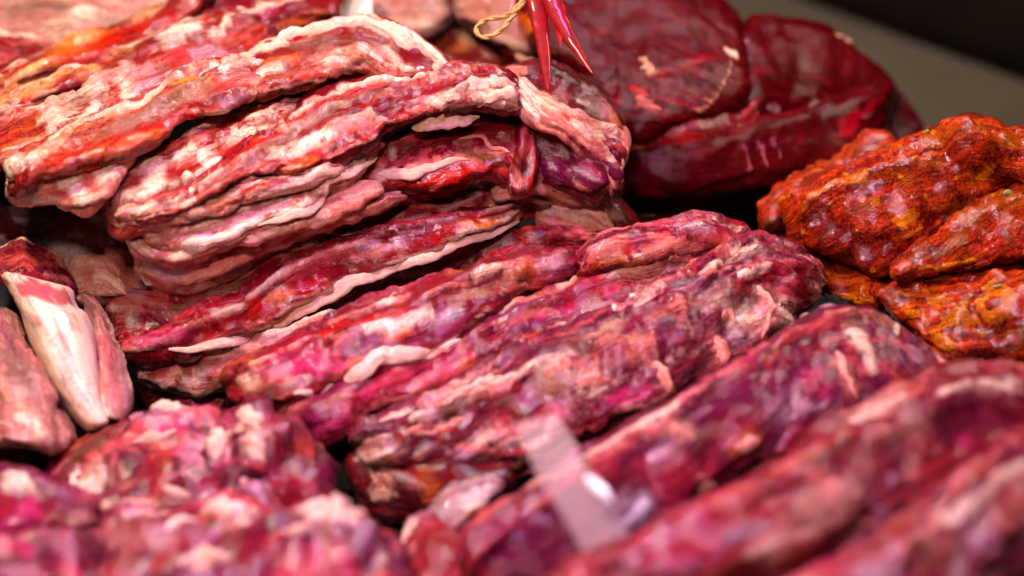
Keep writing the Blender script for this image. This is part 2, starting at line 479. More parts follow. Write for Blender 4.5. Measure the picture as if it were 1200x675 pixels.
        h = h + fade * lamA * amp * (np.clip(fr, 0, 1) ** 1.4 * (1 - sstep(0.90, 0.985, fe)) - 0.3)
        lip = sstep(0.74, 0.86, fe) * (1 - sstep(0.95, 1.0, fe)) * sstep(-0.10, 0.16, noise(np.stack([so * 16, idn * 5.17 + 0.4, off[1] + 0 * so], -1))) * fade
        lamcol = (idn, lip)
    f2 = noise(np.stack([F[..., 0] * 70, F[..., 1] * 420, F[..., 2]], -1))
    h = h + fine * (f2 + fbm(W * 300, 2))
    V = V + N * (h * ed / 1000)[..., None]
    N = normals(V)
    flat = V.reshape(-1, 3)
    px, dep = pix(flat)
    nrm = N.reshape(-1, 3)
    vdir = flat - CAM
    vdir /= np.linalg.norm(vdir, axis=1)[:, None]
    front = (nrm * vdir).sum(1) < -0.12
    front[:] &= np.tile(np.arange(len(ph)) < nf, ns)
    pc = dict(pix=px, front=front, V=flat, N=nrm, dep=dep)
    paint = np.zeros((len(flat), 4)); paint[:, :3] = 0.3
    hh = np.zeros(len(flat))
    if lamcol is not None:
        tl = TINT.get(mat, TINT['muscle'])
        pick = (np.abs(np.sin(lamcol[0] * 12.9898 + off[0])) * 43758.5453 % 1.0 * len(tl)).astype(int).ravel()
        cols = np.array([PAL[q[0]] for q in tl]); als = np.array([q[1] for q in tl])
        paint[:, :3] = cols[pick]; paint[:, 3] = als[pick]
        lp = lamcol[1].ravel()
        paint[:, :3] = paint[:, :3] * (1 - lp[:, None]) + np.array(PAL[LIP.get(mat, 'fat')]) * lp[:, None]
        paint[:, 3] = np.maximum(paint[:, 3] * (1 - lp), 0.9 * lp)
    n1 = fbm(flat * 120 + off, 2); n3 = fbm(flat * 330 + off, 2); n2 = fbm(np.stack([flow[..., 0] * 60, flow[..., 1] * 300, flow[..., 2]], -1).reshape(-1, 3), 2)

    Tm = c[-1] - c[0]
    Tm = Tm / np.linalg.norm(Tm)

    def stroke(colr, r, hmm, P3, amt=0.74):
        col = np.array(PAL[colr])
        lo, hi = P3.min(0) - 4.2 * r, P3.max(0) + 4.2 * r
        idx = np.where(((flat > lo) & (flat < hi)).all(1))[0]
        if not len(idx): return
        p = flat[idx]
        p = p - aniso * (p @ Tm)[:, None] * Tm
        P3 = P3 - aniso * (P3 @ Tm)[:, None] * Tm
        d = np.full(len(idx), 9.0)
        if len(P3) == 1: d = np.linalg.norm(p - P3[0], axis=1)
        for A, B in zip(P3[:-1], P3[1:]):
            ab = B - A
            t = np.clip(((p - A) @ ab) / (ab @ ab + 1e-12), 0, 1)
            d = np.minimum(d, np.linalg.norm(p - A - t[:, None] * ab, axis=1))
        x = d / r * (1 + 0.45 * n1[idx]) + 0.55 * n2[idx] + 0.3 * n3[idx]
        m = sstep(1.25, 0.55, x) * amt
        wide = sstep(1.8, 1.1, x)
        al = paint[idx, 3]
        keep = np.clip(np.maximum(m, wide * (1 - np.clip(al * 1.5, 0, 1))), 0, 1)[:, None]
        paint[idx, :3] = paint[idx, :3] * (1 - keep) + col * keep
        paint[idx, 3] = np.maximum(al * (1 - 0.0 * m), m)
        hh[idx] += hmm * sstep(1.2, 0.2, x)
    # seams scattered along the grain
    area = length * a.mean() * 2 / 0.012
    if mat in STREAK:
        auto = list(auto) + [(q[0], max(2, int(q[1] * area)), *q[2:]) for q in STREAK[mat]]
    for (colr, cnt, r, hmm, ln) in auto:
        for _ in range(cnt):
            i = rng.randint(0, ns); j = rng.uniform(0.05, 0.95) * nf
            m_ = max(2, int(ln * rng.uniform(0.5, 1.5) / ds))
            P3 = []
            for q in range(0, m_, 4):
                jj = j + 2.2 * math.sin(q * 0.05 + i) + rng.uniform(-0.8, 0.8)
                ii = min(ns - 1, i + q); P3.append(V[ii, int(np.clip(jj, 0, nf - 1))])
            stroke(colr, r * rng.uniform(0.6, 1.4) / 1000, hmm, np.array(P3))
    for st in strokes:
        colr, r, hmm, ptx = st[:4]
        pt = pts_of(ptx)
        if len(pt) > 2: pt = [tuple(q) for q in spline(pt, len(pt) * 4)]
        elif len(pt) == 2: pt = [tuple(q) for q in spline(pt, 6)]
        P3 = np.array([flat[snap(pc, x, y)] for x, y in pt])
        stroke(colr, r * dep.mean() / FPX, hmm, P3, st[4] if len(st) > 4 else (0.97 if colr in ('fat', 'white') else 0.60 if colr == 'yellow' else 0.72))
    flat2 = flat + nrm * (hh * np.repeat(tp, len(ph)) / 1000)[:, None]
    pc['V'] = flat2
    o = grid_mesh(name, flat2.reshape(V.shape), MAT[mat], parent, flow, paint)
    if label: tag(o, label, cat, group)
    pc['obj'] = o
    pc['off'] = off
    if key: PIECES[key] = pc
    return pc


def strand(pc, ptx, mat='fat', name='fat_strand', lift=0.0, label=None, flatn=0.36, bump=1.0, ds=0.85, taper=6.0):
    """a cord of fat lying on its piece: 'x,y,r ...' with r in pixels"""
    _seed[0] += 1
    rng = np.random.RandomState(_seed[0] + 500)
    off = rng.uniform(0, 200, 3)
    pt = pts_of(ptx)
    sp = spline(pt, max(12, len(pt) * 6))
    P3, R = [], []
    for x, y, r in sp:
        i = snap(pc, x, y)
        rr = r * pc['dep'][i] / FPX
        d = (pc['V'][i] - CAM); d /= np.linalg.norm(d)
        P3.append(pc['V'][i] + pc['N'][i] * (lift - 0.5) / 1000); R.append(rr)
    P3, R = np.array(P3), np.array(R)
    for _ in range(3):
        P3[1:-1] = (P3[:-2] + 2 * P3[1:-1] + P3[2:]) / 4
    return cord(name, P3, R, mat, pc['obj'], off, flatn, bump, ds, label, taper)


def cord(name, P3, R, mat, parent, off, flatn=0.75, bump=0.6, ds=1.0, label=None, taper=1.2):
    L = np.concatenate([[0], np.cumsum(np.linalg.norm(np.diff(P3, axis=0), axis=1))])
    ns = int(np.clip(L[-1] * 1000 / ds, 14, 400))
    x = np.linspace(0, L[-1], ns)
    P = np.stack([np.interp(x, L, P3[:, j]) for j in range(3)], -1)
    r = np.interp(x, L, R)
    k = min(0.42, taper * r.max() / L[-1])
    xe = x / L[-1]
    r = r * np.sqrt(np.clip(1 - (1 - np.clip(xe / k, 0.03, 1)) ** 2, 0, 1)) * np.sqrt(np.clip(1 - (1 - np.clip((1 - xe) / k, 0.03, 1)) ** 2, 0, 1))
    T = np.gradient(P, axis=0); T /= np.linalg.norm(T, axis=1)[:, None] + 1e-12
    vd = P - CAM; vd /= np.linalg.norm(vd, axis=1)[:, None]
    e1 = np.cross(T, vd); e1 /= np.linalg.norm(e1, axis=1)[:, None] + 1e-12
    e2 = np.cross(T, e1)
    nv = int(np.clip(2 * math.pi * r.max() * 1000 / ds, 10, 60))
    ph = np.linspace(0, 2 * math.pi, nv, endpoint=False)
    D = e1[:, None] * np.cos(ph)[None, :, None] + e2[:, None] * np.sin(ph)[None, :, None] * flatn
    V = P[:, None] + D * r[:, None, None]
    n = fbm(V * 110 + off, 3) * bump * 0.55 + fbm(V * 380 + off, 2) * 0.12 * bump
    n = np.clip(n, -0.75, 0.9)
    V = V + D * (n * r[:, None])[..., None]
    flow = np.stack([np.repeat(x[:, None], nv, 1), ph[None] * r[:, None], np.full((ns, nv), off[2])], -1)
    paint = np.zeros((ns * nv, 4)); paint[:, :3] = 0.5
    o = grid_mesh(name, V, MAT[mat] if isinstance(mat, str) else mat, parent, flow, paint)
    if label: o["label"] = label
    return o

# ------------------------------------------------------------------ the counter
def sheet(name, P, mat, th=0.002):
    """P: list of world points of a convex outline, extruded down its normal"""
    P = [Vector(p) for p in P]
    n = (P[1] - P[0]).cross(P[2] - P[0]).normalized()
    me = bpy.data.meshes.new(name)
    k = len(P)
    vs = P + [p - n * th for p in P]
    fs = [tuple(range(k)), tuple(range(2 * k - 1, k - 1, -1))] + [(i, k + i, k + (i + 1) % k, (i + 1) % k) for i in range(k)]
    me.from_pydata([tuple(v) for v in vs], [], fs)
    me.materials.append(mat)
    o = bpy.data.objects.new(name, me)
    COL.objects.link(o)
    md = o.modifiers.new("bevel", 'BEVEL'); md.width = min(0.0015, th * 0.4); md.segments = 2
    return o


m_tray = plain_material("black_tray", (0.010, 0.010, 0.014), (0.018, 0.017, 0.022), 60, 0.42, 0.2)
m_wall = plain_material("beige_counter_panel", (0.066, 0.054, 0.034), (0.085, 0.07, 0.045), 9, 0.55)
m_shadow_band = plain_material("dark_shadow_band", (0.005, 0.0038, 0.003), (0.009, 0.0065, 0.005), 12, 0.95, spec=0.05)
m_card = plain_material("cream_card", (0.80, 0.72, 0.52), (0.84, 0.76, 0.58), 20, 0.6)

tray = sheet("counter_tray", [(-0.6, -0.45, 0), (0.6, -0.45, 0), (0.6, 0.10, 0), (-0.6, 0.10, 0)], m_tray, 0.006)
tag(tray, kind="structure")
tray.name = "counter_surface"
# olive counter floor behind the tray, with a solid dark band shaped as the shadow over it
a0, a1, a2, a3 = at(760, -40, -12), at(1300, 240, -12), at(1500, 60, -12), at(900, -160, -12)
back = sheet("counter_back_panel", [at(700, 80, -80), at(1300, 330, -80), at(1420, 145, -80), at(840, -75, -80)], m_wall, 0.004)
tag(back, "blurred olive beige panel at the back of the counter, top right", "counter panel")
dk = []
shadow_pts = [at(830, -112, -64), at(960, -50, -64), at(1100, 0, -64), at(1300, 70, -64), at(1420, 112, -64)]
shadow_band = cord("counter_shadow_band", np.array(shadow_pts), np.full(5, 0.026), m_shadow_band, None, np.zeros(3), 0.8, 0.05, 4)
tag(shadow_band, "solid dark band shaped as the shadow running diagonally over the olive panel, top right", "shadow band")
card = sheet("card", [at(392, 30, 88), at(436, 30, 88), at(436, -25, 92), at(384, -25, 92)], m_card, 0.002)
tag(card, "blurred cream white card edge behind the fat rimmed slab", "card")

ST = "strips and slabs stacked on the left"
BK = "dark red slabs stacked at the back"
OR = "orange marinated pieces on the right"
CH = "bone side chops at the left edge"
FR = "long rows of meat at the front right"
FL = "blurred chunks at the front left"
RAISE.update({OR: 35, FR: 25, FL: 4, CH: 8})

# ------------------------------------------------------------------ far left, out of focus
meat("meat_chunk", "blurred dusky pink chunk with pale fat spots in the top left corner", "meat", "-60,-50,84 60,-60,88 160,-50,90 260,-40,86", "-60,70,84 30,70,88 110,62,90 230,12,88", 'chop', 16, ST, lump=4, ds=1.8,
     strokes=[('tan', 16, 1, "95,18"), ('tan', 13, 1, "66,30 75,45"), ('white', 10, 1, "100,14"), ('brown', 18, 0, "150,30 190,18"), ('pink', 12, 1, "38,48"), ('brown', 14, -1, "20,10 60,5")])
meat("meat_chunk", "blurred dull red chunk at the left edge above the yellow fat strip", "meat", "-60,40,86 0,42,90 60,48,92 120,42,92", "-60,100,90 0,95,94 60,72,97 110,55,98", 'muscle', 12, ST, lump=3, ds=1.8,
     strokes=[('pink', 14, 1, "40,55"), ('rose', 14, 1, "10,75")])
meat("meat_strip", "blurred olive brown strip in the top left with a pale fat end", "meat strip", "90,52,92 140,30,94 170,8,96 200,-20,96", "110,70,95 150,42,97 185,20,98 225,-10,99", 'chop', 10, ST, ds=1.8,
     strokes=[('greybrown', 14, 0, "100,58 150,28"), ('tan', 12, 1, "160,15 190,0")])
p = meat("meat_strip", "strip edged with yellow and orange fat, highest one at the left edge", "meat strip", "-40,108,98 0,88,98 50,62,100 95,44,102 150,28,104 185,5,104 240,-30,104", "-40,128,99 0,112,102 50,92,103 110,76,104 165,52,106 200,30,108 260,-10,108", 'warm', 14, ST, ds=1.5,
     strokes=[('orange', 12, 1, "60,70 90,50 120,42"), ('yellow', 12, 1.5, "0,98 30,84 60,72"), ('red', 13, 0.5, "75,72 110,68"), ('yellow', 9, 1.5, "90,44 110,38"), ('red', 12, 1, "130,46 170,32 195,14"), ('yellow', 8, 1.5, "165,22 185,8")])
meat("meat_strip", "narrow pale orange fatty strip just above the dark green crevice at the left edge", "meat strip", "-40,122,101 0,112,103 50,94,105 90,80,107 145,72,107", "-40,138,103 0,130,105 50,113,107 90,99,109 140,86,110", 'warm', 9, ST, ds=1.5,
     strokes=[('yellow', 9, 1.5, "0,115 50,100 85,86 110,80"), ('tan', 7, 0.5, "0,126 60,106"), ('orange', 6, 0.5, "0,122 40,112")])
meat("meat_cut", "deep red slab behind the fat rimmed slab with purplish streaks", "meat cut", "180,32,100 230,10,102 290,-25,102 350,-40,102 420,-30,98", "190,75,104 240,58,107 290,40,108 340,32,108 395,25,104", 'rosy', 14, ST, ds=1.5,
     strokes=[('fat', 13, 1, "200,40 215,32"), ('deep', 14, 0, "310,10 360,8"), ('rust', 10, 1, "335,28 375,18"), ('magenta', 10, 0, "300,20 330,5"), ('lav', 10, 0.5, "215,55 240,50"), ('fat', 6, 1, "250,35 300,10 340,0")])
meat("meat_cut", "wide pink slab with fat flecks lying along the dark green crevice", "meat cut", "-40,142,100 30,118,104 90,100,106 130,70,107 170,45,108 220,30,108 300,15,108", "-40,195,106 30,188,107 80,172,109 150,138,110 220,98,112 270,78,113 330,48,112", 'warm', 16, ST, lam=5, lamA=4.0, lump=3, ds=1.4, auto=[('fat', 8, 4, 0.8, 20), ('red', 5, 3, 0.3, 16)],
     strokes=[('rust', 12, 0, "20,150 60,130"), ('fat', 6, 1.2, "58,118 60,140 62,155"), ('yellow', 9, 1, "140,62 155,60"), ('fat', 7, 1, "146,72 150,105 152,118"), ('lav', 12, 0.5, "168,85 180,105"), ('pink', 10, 1, "170,80 160,95"), ('brown', 11, -0.5, "195,78 210,90"),
              ('lav', 16, 0.5, "230,60 245,70"), ('white', 12, 1.2, "195,42 220,32"), ('red', 9, 0.5, "212,60 215,72"), ('fat', 5, 1, "110,110 112,128 104,138"), ('brown', 10, 0, "92,120 110,118"), ('brown', 5, -1.5, "0,128 60,112 100,98"), ('rust', 9, 0.3, "10,170 50,160"),  # brown groove stroke paints the crevice's shadow line into the colour
              ('fat', 4, 0.8, "250,40 262,28 268,16"), ('pink', 9, 0.6, "120,90 135,85")])
p = meat("meat_cut", "slab with a thick pale fat rim, at the top of the left stack", "meat cut", "282,62,119 310,46,121 340,38,123 380,28,124 430,22,124 470,40,122 505,62,117 530,86,113", "290,118,123 320,108,124 350,102,124 390,92,124 430,82,122 470,92,120 520,98,115", 'warm', 15, ST, lam=3, lamA=3.0, ds=1.3, auto=[('fat', 6, 3, 0.8, 10)],
     strokes=[('brown', 11, 0, "345,55 400,46 440,50"), ('deep', 10, 0, "360,62 400,50 450,48 480,68"), ('fat', 8, 0.8, "300,60 330,52"), ('pink', 10, 1, "375,72 395,75"), ('fat', 9, 1, "385,80 395,74"), ('rust', 10, 0.5, "415,60 430,68"), ('dark', 4, -2, "415,76 428,75"), ('orange', 8, 0.6, "318,72 345,68"), ('greybrown', 8, 0, "322,82 340,86"),
              ('white', 5, 0.6, "300,86 325,80"), ('red', 10, 0.5, "375,84 350,92"), ('green', 3.5, -1, "330,107 352,102 368,97"), ('deep', 12, 0, "480,72 510,80")])
strand(p, "322,50,9 345,40,10 385,34,9 430,28,10 465,44,12 492,58,9 512,72,6", 'fat', 'fat_rim', 0.5)
meat("meat_chunk", "red and orange flecked chunk under the thick pale fat rim", "meat", "275,150,102 320,125,104 350,108,106 395,88,108 440,72,108 480,78,106", "290,175,104 330,160,106 370,140,108 420,120,110 470,105,110 510,92,106", 'warm', 16, ST, up=8, lump=3, ds=1.2, auto=[('fat', 6, 4, 1, 8)],
     strokes=[('orange', 9, 1.5, "350,128 360,138"), ('white', 7, 2, "340,148 348,140"), ('pink', 10, 1, "395,110 410,100"), ('fat', 10, 1, "385,118 400,112"), ('rose', 12, 0, "440,90 455,92"), ('lav', 5, 0, "425,104"), ('fat', 5, 1, "430,78 450,62"), ('brown', 7, -1, "300,146 330,132"), ('deep', 7, 0, "410,78 420,70"), ('tan', 8, 0.5, "350,112 362,108")])
p = meat("meat_strip", "long brown crusted strip ending at the left in a pale fat tip", "meat strip", "8,192,117 40,168,119 90,148,121 150,120,122 195,98,123 240,86,123 290,68,122 330,62,120", "14,222,115 40,205,120 70,196,122 105,188,122 145,184,122 180,165,123 215,140,123 260,122,123 310,104,122 350,94,121", 'warm', 12, ST, lam=3, lamA=3.5, ends=(0.05, 0.1), ridge=1.9, ds=1.1,
     strokes=[('fat', 10, 1.5, "22,190 14,200"), ('rust', 14, 0.5, "50,180 90,165"), ('orange', 6, 0.6, "70,160 95,148"), ('brown', 10, 0, "120,160 170,140 200,118"), ('greybrown', 9, 0, "150,150 190,128 215,112"), ('brown', 7, 0, "210,102 240,100"), ('red', 8, 0.5, "180,150 205,140 222,136"), ('rust', 8, 0.4, "110,178 150,172 180,160"), ('fat', 4, 0.8, "235,86 265,74 300,55"), ('gold', 5, 0.8, "212,98 226,96", 0.9),
              ('greybrown', 7, -0.5, "225,112 260,118"), ('pink', 10, 0.6, "285,95 320,85"), ('dark', 8, -1, "240,124 275,114"), ('fat', 5, 0.6, "270,80 300,70"), ('lav', 6, 0, "265,118 280,112")])
strand(p, "10,190,5 24,196,6 30,208,4", 'fat', 'fat_tip', 0.5)
meat("meat_cut", "pale ragged slab end hanging in shadow below the brown crusted strip", "meat cut", "8,206,109 30,205,111 70,205,113 110,196,115 160,186,115", "12,232,101 40,236,103 70,240,105 95,246,109 115,238,111", 'pinkfat', 12, ST, up=6, ends=(0.1, 0.1), ds=1.2,
     strokes=[('grey', 10, 0, "15,220 30,228"), ('rose', 10, 0, "75,208 95,225"), ('white', 3, 0.6, "70,212 90,228"), ('white', 3, 0.6, "85,206 98,230"), ('red', 5, 0, "60,222 95,238"), ('deep', 6, 0, "50,195 80,198"), ('fat', 5, 1, "92,240 108,234"), ('red', 6, 0, "105,212 112,225"), ('lav', 5, 0, "50,206 62,200")])
p = meat("meat_cut", "slab with a dark cut end and broad pale fat patches on top", "meat cut", "105,212,105 135,196,108 175,182,110 210,172,111 250,152,112 300,136,112 350,120,112", "135,268,101 165,262,105 205,240,109 230,225,111 270,200,113 310,175,114 350,150,114", 'warm', 14, ST, lam=4, lamA=3.0, up=6, ends=(0.04, 0.08), ds=1.05, auto=[('fat', 5, 3, 0.7, 8)],
     strokes=[('greybrown', 20, 0, "130,215 145,235"), ('deep', 12, 0, "130,225 165,212"), ('brown', 10, 0, "120,225 135,255"), ('fat', 9, 1, "172,192 182,205 180,220"), ('deep', 10, 0, "205,200 215,212"), ('white', 10, 1, "235,180 250,190 245,200"), ('fat', 8, 1, "212,180 225,175"), ('white', 4, 2, "219,206 223,210"), ('red', 9, 0.3, "165,182 190,176"), ('fat', 9, 1, "275,160 295,158 300,170"), ('red', 10, 0, "258,178 275,172"), ('pink', 10, 0.5, "230,160 245,150"),
              ('fat', 7, 1.2, "225,155 245,142 265,136"), ('white', 7, 1.5, "285,155 310,158"), ('orange', 6, 0.6, "300,165 312,160")])
# ------------------------------------------------------------------ the long sharp strip and the folded layers under it
p = meat("meat_strip", "long ridged strip in sharp focus with a brown grained back, topping the left stack", "meat strip",
         "148,250,108 190,236,110 222,222,113 240,205,115 285,172,117 330,146,119 380,116,120 420,98,121 465,90,121 500,82,121 530,72,122 560,76,121 605,86,119",
         "158,262,108 205,250,110 250,228,113 317,206,115 370,198,116 432,172,117 455,150,118 500,138,118 540,128,119 575,126,119 612,128,117", 'muscle', 15, ST, lam=5, lamA=2.8, ends=(0.03, 0.03), ridge=2.0, ds=0.95, rl=16, key='S2',
         auto=[('deep', 6, 1.6, -0.6, 40), ('red', 6, 2.0, 0, 30)],
         strokes=[('greybrown', 7, 0.4, "345,152 400,122 450,106 500,92"), ('greybrown', 7, 0.2, "250,212 300,180 345,158"), ('brown', 4, -0.6, "370,140 420,116 470,98"), ('brown', 3, -0.6, "500,86 540,82"), ('fat', 3.5, 0.8, "320,148 380,114 425,96 470,88 530,82"), ('fat', 5, 0.8, "400,140 430,135 450,140"), ('pink', 7, 0.8, "390,150 420,142 440,146"),
                  ('fat', 6, 0.8, "350,165 385,155"), ('red', 6, 0, "330,196 375,186 420,166 450,146"), ('deep', 5, 0, "260,222 310,202 360,192"), ('fat', 4, 0.8, "320,186 350,180 372,172"), ('orange', 5, 0.7, "320,200 350,196 368,188"), ('fat', 6, 1, "160,248 200,240 230,236"), ('rust', 6, 0.4, "235,230 260,222 280,212"), ('deep', 9, 0, "470,110 500,104 520,102"), ('pink', 5, 0.8, "440,118 480,100 520,92 560,90"),
                  ('pink', 12, 2, "545,112 570,112 595,112"), ('fat', 7, 2, "520,116 540,108"), ('fat', 8, 2.5, "560,120 590,122"), ('tan', 7, 0.4, "520,84 550,80"), ('fat', 8, 1.5, "575,95 595,98"), ('rose', 6, 0.3, "545,74 528,72"), ('white', 2.5, 2, "511,75")])
for q in ("534,112,6 555,103,8 574,107,7", "558,124,6 580,118,8 600,122,7", "584,98,5 602,106,6", "524,120,4 540,114,6"): strand(p, q, 'fat', 'fat_lump', 0.8, bump=2.0, taper=2.5)
strand(p, "482,166,5 502,158,7 524,146,7 545,134,7 560,130,5", 'fat', 'fat_strand', 3.0)
strand(p, "500,152,5 512,142,5 518,134,4", 'fat', 'fat_strand', 2.0)
RB = dict(ds=0.85, lump=1.6, ridge=1.3, tip=0.4, push=0.75)
p = meat("meat_strip", "rolled brown and cream fat lip under the long ridged strip", "meat strip",
         "136,242,108 175,232,109 217,228,110 267,215,112 327,200,113 375,186,114", "141,262,104 175,268,104 207,264,105 247,251,107 284,237,108 332,225,109 370,211,110 415,190,111", 'fatty', 9, ST, ends=(0.04, 0.2), lam=2, lamA=2.4,
         strokes=[('fat', 8, 1.2, "150,250 185,252 220,246"), ('tan', 7, 0.6, "200,252 240,244 265,235"), ('rust', 4, 0, "290,225 330,212"), ('rose', 6, 0, "146,248"), ('greybrown', 5, 0, "280,228 320,216 350,208"), ('white', 6, 1, "165,256 175,258"), ('orange', 4, 0.4, "250,242 275,232")], **RB)
p = meat("meat_strip", "ribbon of cream fat with a narrow bright red streak along its middle", "meat strip",
         "160,262,98 195,266,100 242,256,102 284,241,104 327,227,106 357,216,107 378,202,108 418,188,109 456,164,110", "160,274,95 185,282,95 217,290,95 258,280,97 318,257,99 358,244,101 379,226,103 410,210,105 440,188,107", 'fatty', 9, ST, ends=(0.05, 0.15), lam=2, lamA=2.6, up=4,
         strokes=[('red', 4.5, -0.8, "236,274 262,266 288,254 314,243"), ('red', 3, -0.4, "200,276 225,276"), ('white', 5, 1, "215,284 240,282 262,276 300,262"), ('fat', 6, 1.2, "330,250 356,242 374,230 378,216 396,208 420,196"), ('pink', 5, 0.5, "190,272 215,268"), ('deep', 3, -0.8, "300,240 340,226"), ('fat', 4, 1, "180,276 170,268")], **RB)
strand(p, "300,262,3 330,254,5 356,244,6 374,231,6 380,217,6 398,208,5 422,196,4 440,184,2", 'fat', 'fat_rim', 1.2, bump=0.8)
p = meat("meat_strip", "pale fat ribbon with dark red gaps, curling round the left end of the folded layers", "meat strip",
         "138,262,92 158,280,93 192,295,93 220,292,94 284,276,96 345,252,98 400,230,100 440,212,100", "146,282,88 165,300,87 205,312,87 240,302,89 270,293,90 320,276,92 360,264,94 410,246,96 450,226,97", 'pinkfat', 9, ST, ends=(0.05, 0.15), lam=2, lamA=2.6, up=4,
         strokes=[('white', 8, 0.8, "150,276 165,292 185,300"), ('deep', 5, -1.2, "255,292 285,280"), ('fat', 5, 1, "200,304 235,298"), ('deep', 5, -1, "190,290 225,286 250,280"), ('rose', 5, 0, "300,270 340,258"), ('fat', 5, 0.8, "330,268 380,250"), ('deep', 4, -0.8, "360,246 395,232")], **RB)
p = meat("meat_cut", "fat covered slab with a bluish white patch, lowest folded layer of the left stack", "meat cut",
         "158,296,80 212,306,84 268,288,88 318,268,91 360,255,94 400,245,96 468,226,97", "160,324,72 190,332,72 220,332,74 258,320,77 308,292,80 358,275,83 418,255,86 478,236,88", 'pinkfat', 16, ST, lam=3, lamA=3.0, up=5, ends=(0.05, 0.35), ds=0.95,
         strokes=[('blue', 13, 0, "170,308 190,316 205,312"), ('white', 9, 0.4, "165,300 185,302"), ('deep', 7, -1.5, "262,300 275,292"), ('deep', 5, -1.2, "285,290 310,278 325,270"), ('fat', 6, 1, "165,290 200,302 225,306"), ('rose', 6, 0, "320,272 350,262 385,246"), ('pink', 8, 0.6, "240,312 290,300"), ('deep', 6, -0.6, "360,240 390,232"), ('fat', 5, 0.8, "400,250 430,240"), ('rose', 5, 0, "310,290 350,276 400,258")])
p = meat("meat_strip", "dark red strip with a pale fat lobe, below the finger like fat strand", "meat strip", "410,205,94 440,182,98 465,166,100 500,152,102 540,138,104 590,135,104 620,150,102", "400,240,90 430,228,92 470,222,93 510,224,93 545,216,94 575,208,94 605,210,94", 'deep', 16, ST, up=6, ends=(0.06, 0.06), ds=1.0,
         strokes=[('fat', 7, 1.2, "444,204 465,206 480,202"), ('pink', 7, 1, "470,206 500,196 530,188 555,190"), ('dark', 7, 0, "450,178 480,172"), ('red', 8, 0.3, "470,214 510,212 550,206"), ('dark', 9, -1, "550,168 580,170"), ('brown', 8, 0, "545,178 580,185"), ('deep', 6, 0, "560,150 590,150"), ('pink', 3, 0.8, "530,166 555,168 580,178 600,182"), ('rose', 5, 0.5, "470,192 500,180"), ('fat', 4, 0.8, "375,240 400,225 420,218")])
strand(p, "440,206,5 460,206,8 484,203,7 510,195,5 548,188,3", 'fat', 'fat_lobe', 1.0, bump=0.8)
strand(p, "536,164,2 560,166,3 580,172,2.5 598,182,2", 'pinkfat', 'membrane_strand', 1.5)
p = meat("meat_strip", "thin fat edged red strip tucked under the dark red strip with the fat lobe", "meat strip", "355,258,84 390,240,86 420,226,88 470,222,88 520,222,88", "365,275,80 400,262,81 440,248,82 480,236,83 530,226,84", 'deep', 12, ST, up=10, ds=1.0, strokes=[('pink', 6, 1, "375,258 410,246 450,238 470,230"), ('rose', 5, 0.6, "385,248 410,236")])
# folded flap at the right end
p = meat("meat_cut", "dark red slab with a grey brown edge behind the folded pink flap", "meat cut", "560,72,108 600,72,112 640,68,112 680,88,108 710,112,104 735,140,100", "590,110,104 630,125,106 660,140,104 700,155,98 730,165,94", 'dark', 15, ST, ds=1.1,
         strokes=[('brown', 10, 0.3, "690,105 712,130"), ('pink', 8, 0.6, "605,78 612,88"), ('deep', 10, 0, "640,90 660,108"), ('greybrown', 7, 0, "695,118 706,135"), ('rust', 6, 0.4, "710,132 724,146"), ('tan', 4, 0.5, "680,118 690,124")])
p = meat("meat_cut", "dark purple slab hanging in shadow under the folded pink flap", "meat cut", "612,135,104 645,140,106 680,155,106 712,170,102 725,190,96", "625,215,84 655,228,84 690,235,82 712,230,82 728,225,84", 'purple', 14, ST, up=8, ds=1.0,
         strokes=[('purple', 16, 0, "660,185 700,215"), ('lav', 4, 0, "682,182 690,190"), ('lav', 3, 0, "684,198 700,212"), ('rose', 8, 0, "640,150 660,160"), ('magenta', 5, 0, "675,175 700,205")])
p = meat("meat_cut", "folded pale pink flap of fat at the right end of the long ridged strip", "meat cut", "600,82,114 618,96,114 640,110,114 665,124,111 700,140,106 727,146,100 733,166,96", "604,110,114 620,132,114 640,148,111 660,162,108 680,182,100 698,206,92 714,228,86", 'pinkfat', 10, ST, round_=0.8, wob=3.5, ends=(0.02, 0.02), tip=0.8, lump=1.4, ds=0.95, fine=0.25, ridge=0.7, lam=2, lamA=2.2,
         strokes=[('mauve', 12, 0, "690,180 705,205"), ('red', 3, 0, "612,98 640,122 670,140"), ('deep', 4, -0.6, "640,144 664,158 684,176"), ('fat', 7, 0.8, "610,96 630,120 650,130"), ('pink', 8, 0.4, "690,160 715,180"), ('fat', 8, 0.4, "680,150 705,160 725,190"), ('white', 5, 1.5, "716,148 722,158"), ('rose', 4, 0, "640,128 660,142"), ('fat', 5, 0.6, "722,170 720,200"), ('rust', 3, 0, "655,134 700,144")])
p = meat("meat_strip", "small dark red tag hanging below lumpy fat on the left stack", "meat scrap", "604,150,104 606,170,100 602,195,96 600,222,92", "628,152,104 628,175,100 622,200,96 612,224,92", 'deep', 5, ST, ds=0.9, lump=1.2, strokes=[('rose', 8, 0, "616,160 616,175"), ('pink', 5, 0.4, "606,205 606,220")])
meat("meat_chunk", "pink membrane and fat scraps between the dark strip and the folded flap", "meat scrap", "575,198,90 600,190,92 630,188,92 660,200,88 690,212,82", "580,225,84 610,228,84 640,226,82 670,232,78 700,236,76", 'pinkfat', 12, ST, up=8, lump=3, ds=1.0,
     strokes=[('rose', 9, 0, "650,215 680,225"), ('fat', 6, 1, "590,196 605,204"), ('deep', 7, 0, "625,205 640,212"), ('pink', 8, 0.6, "630,196 645,196"), ('deep', 6, 0, "575,205")])
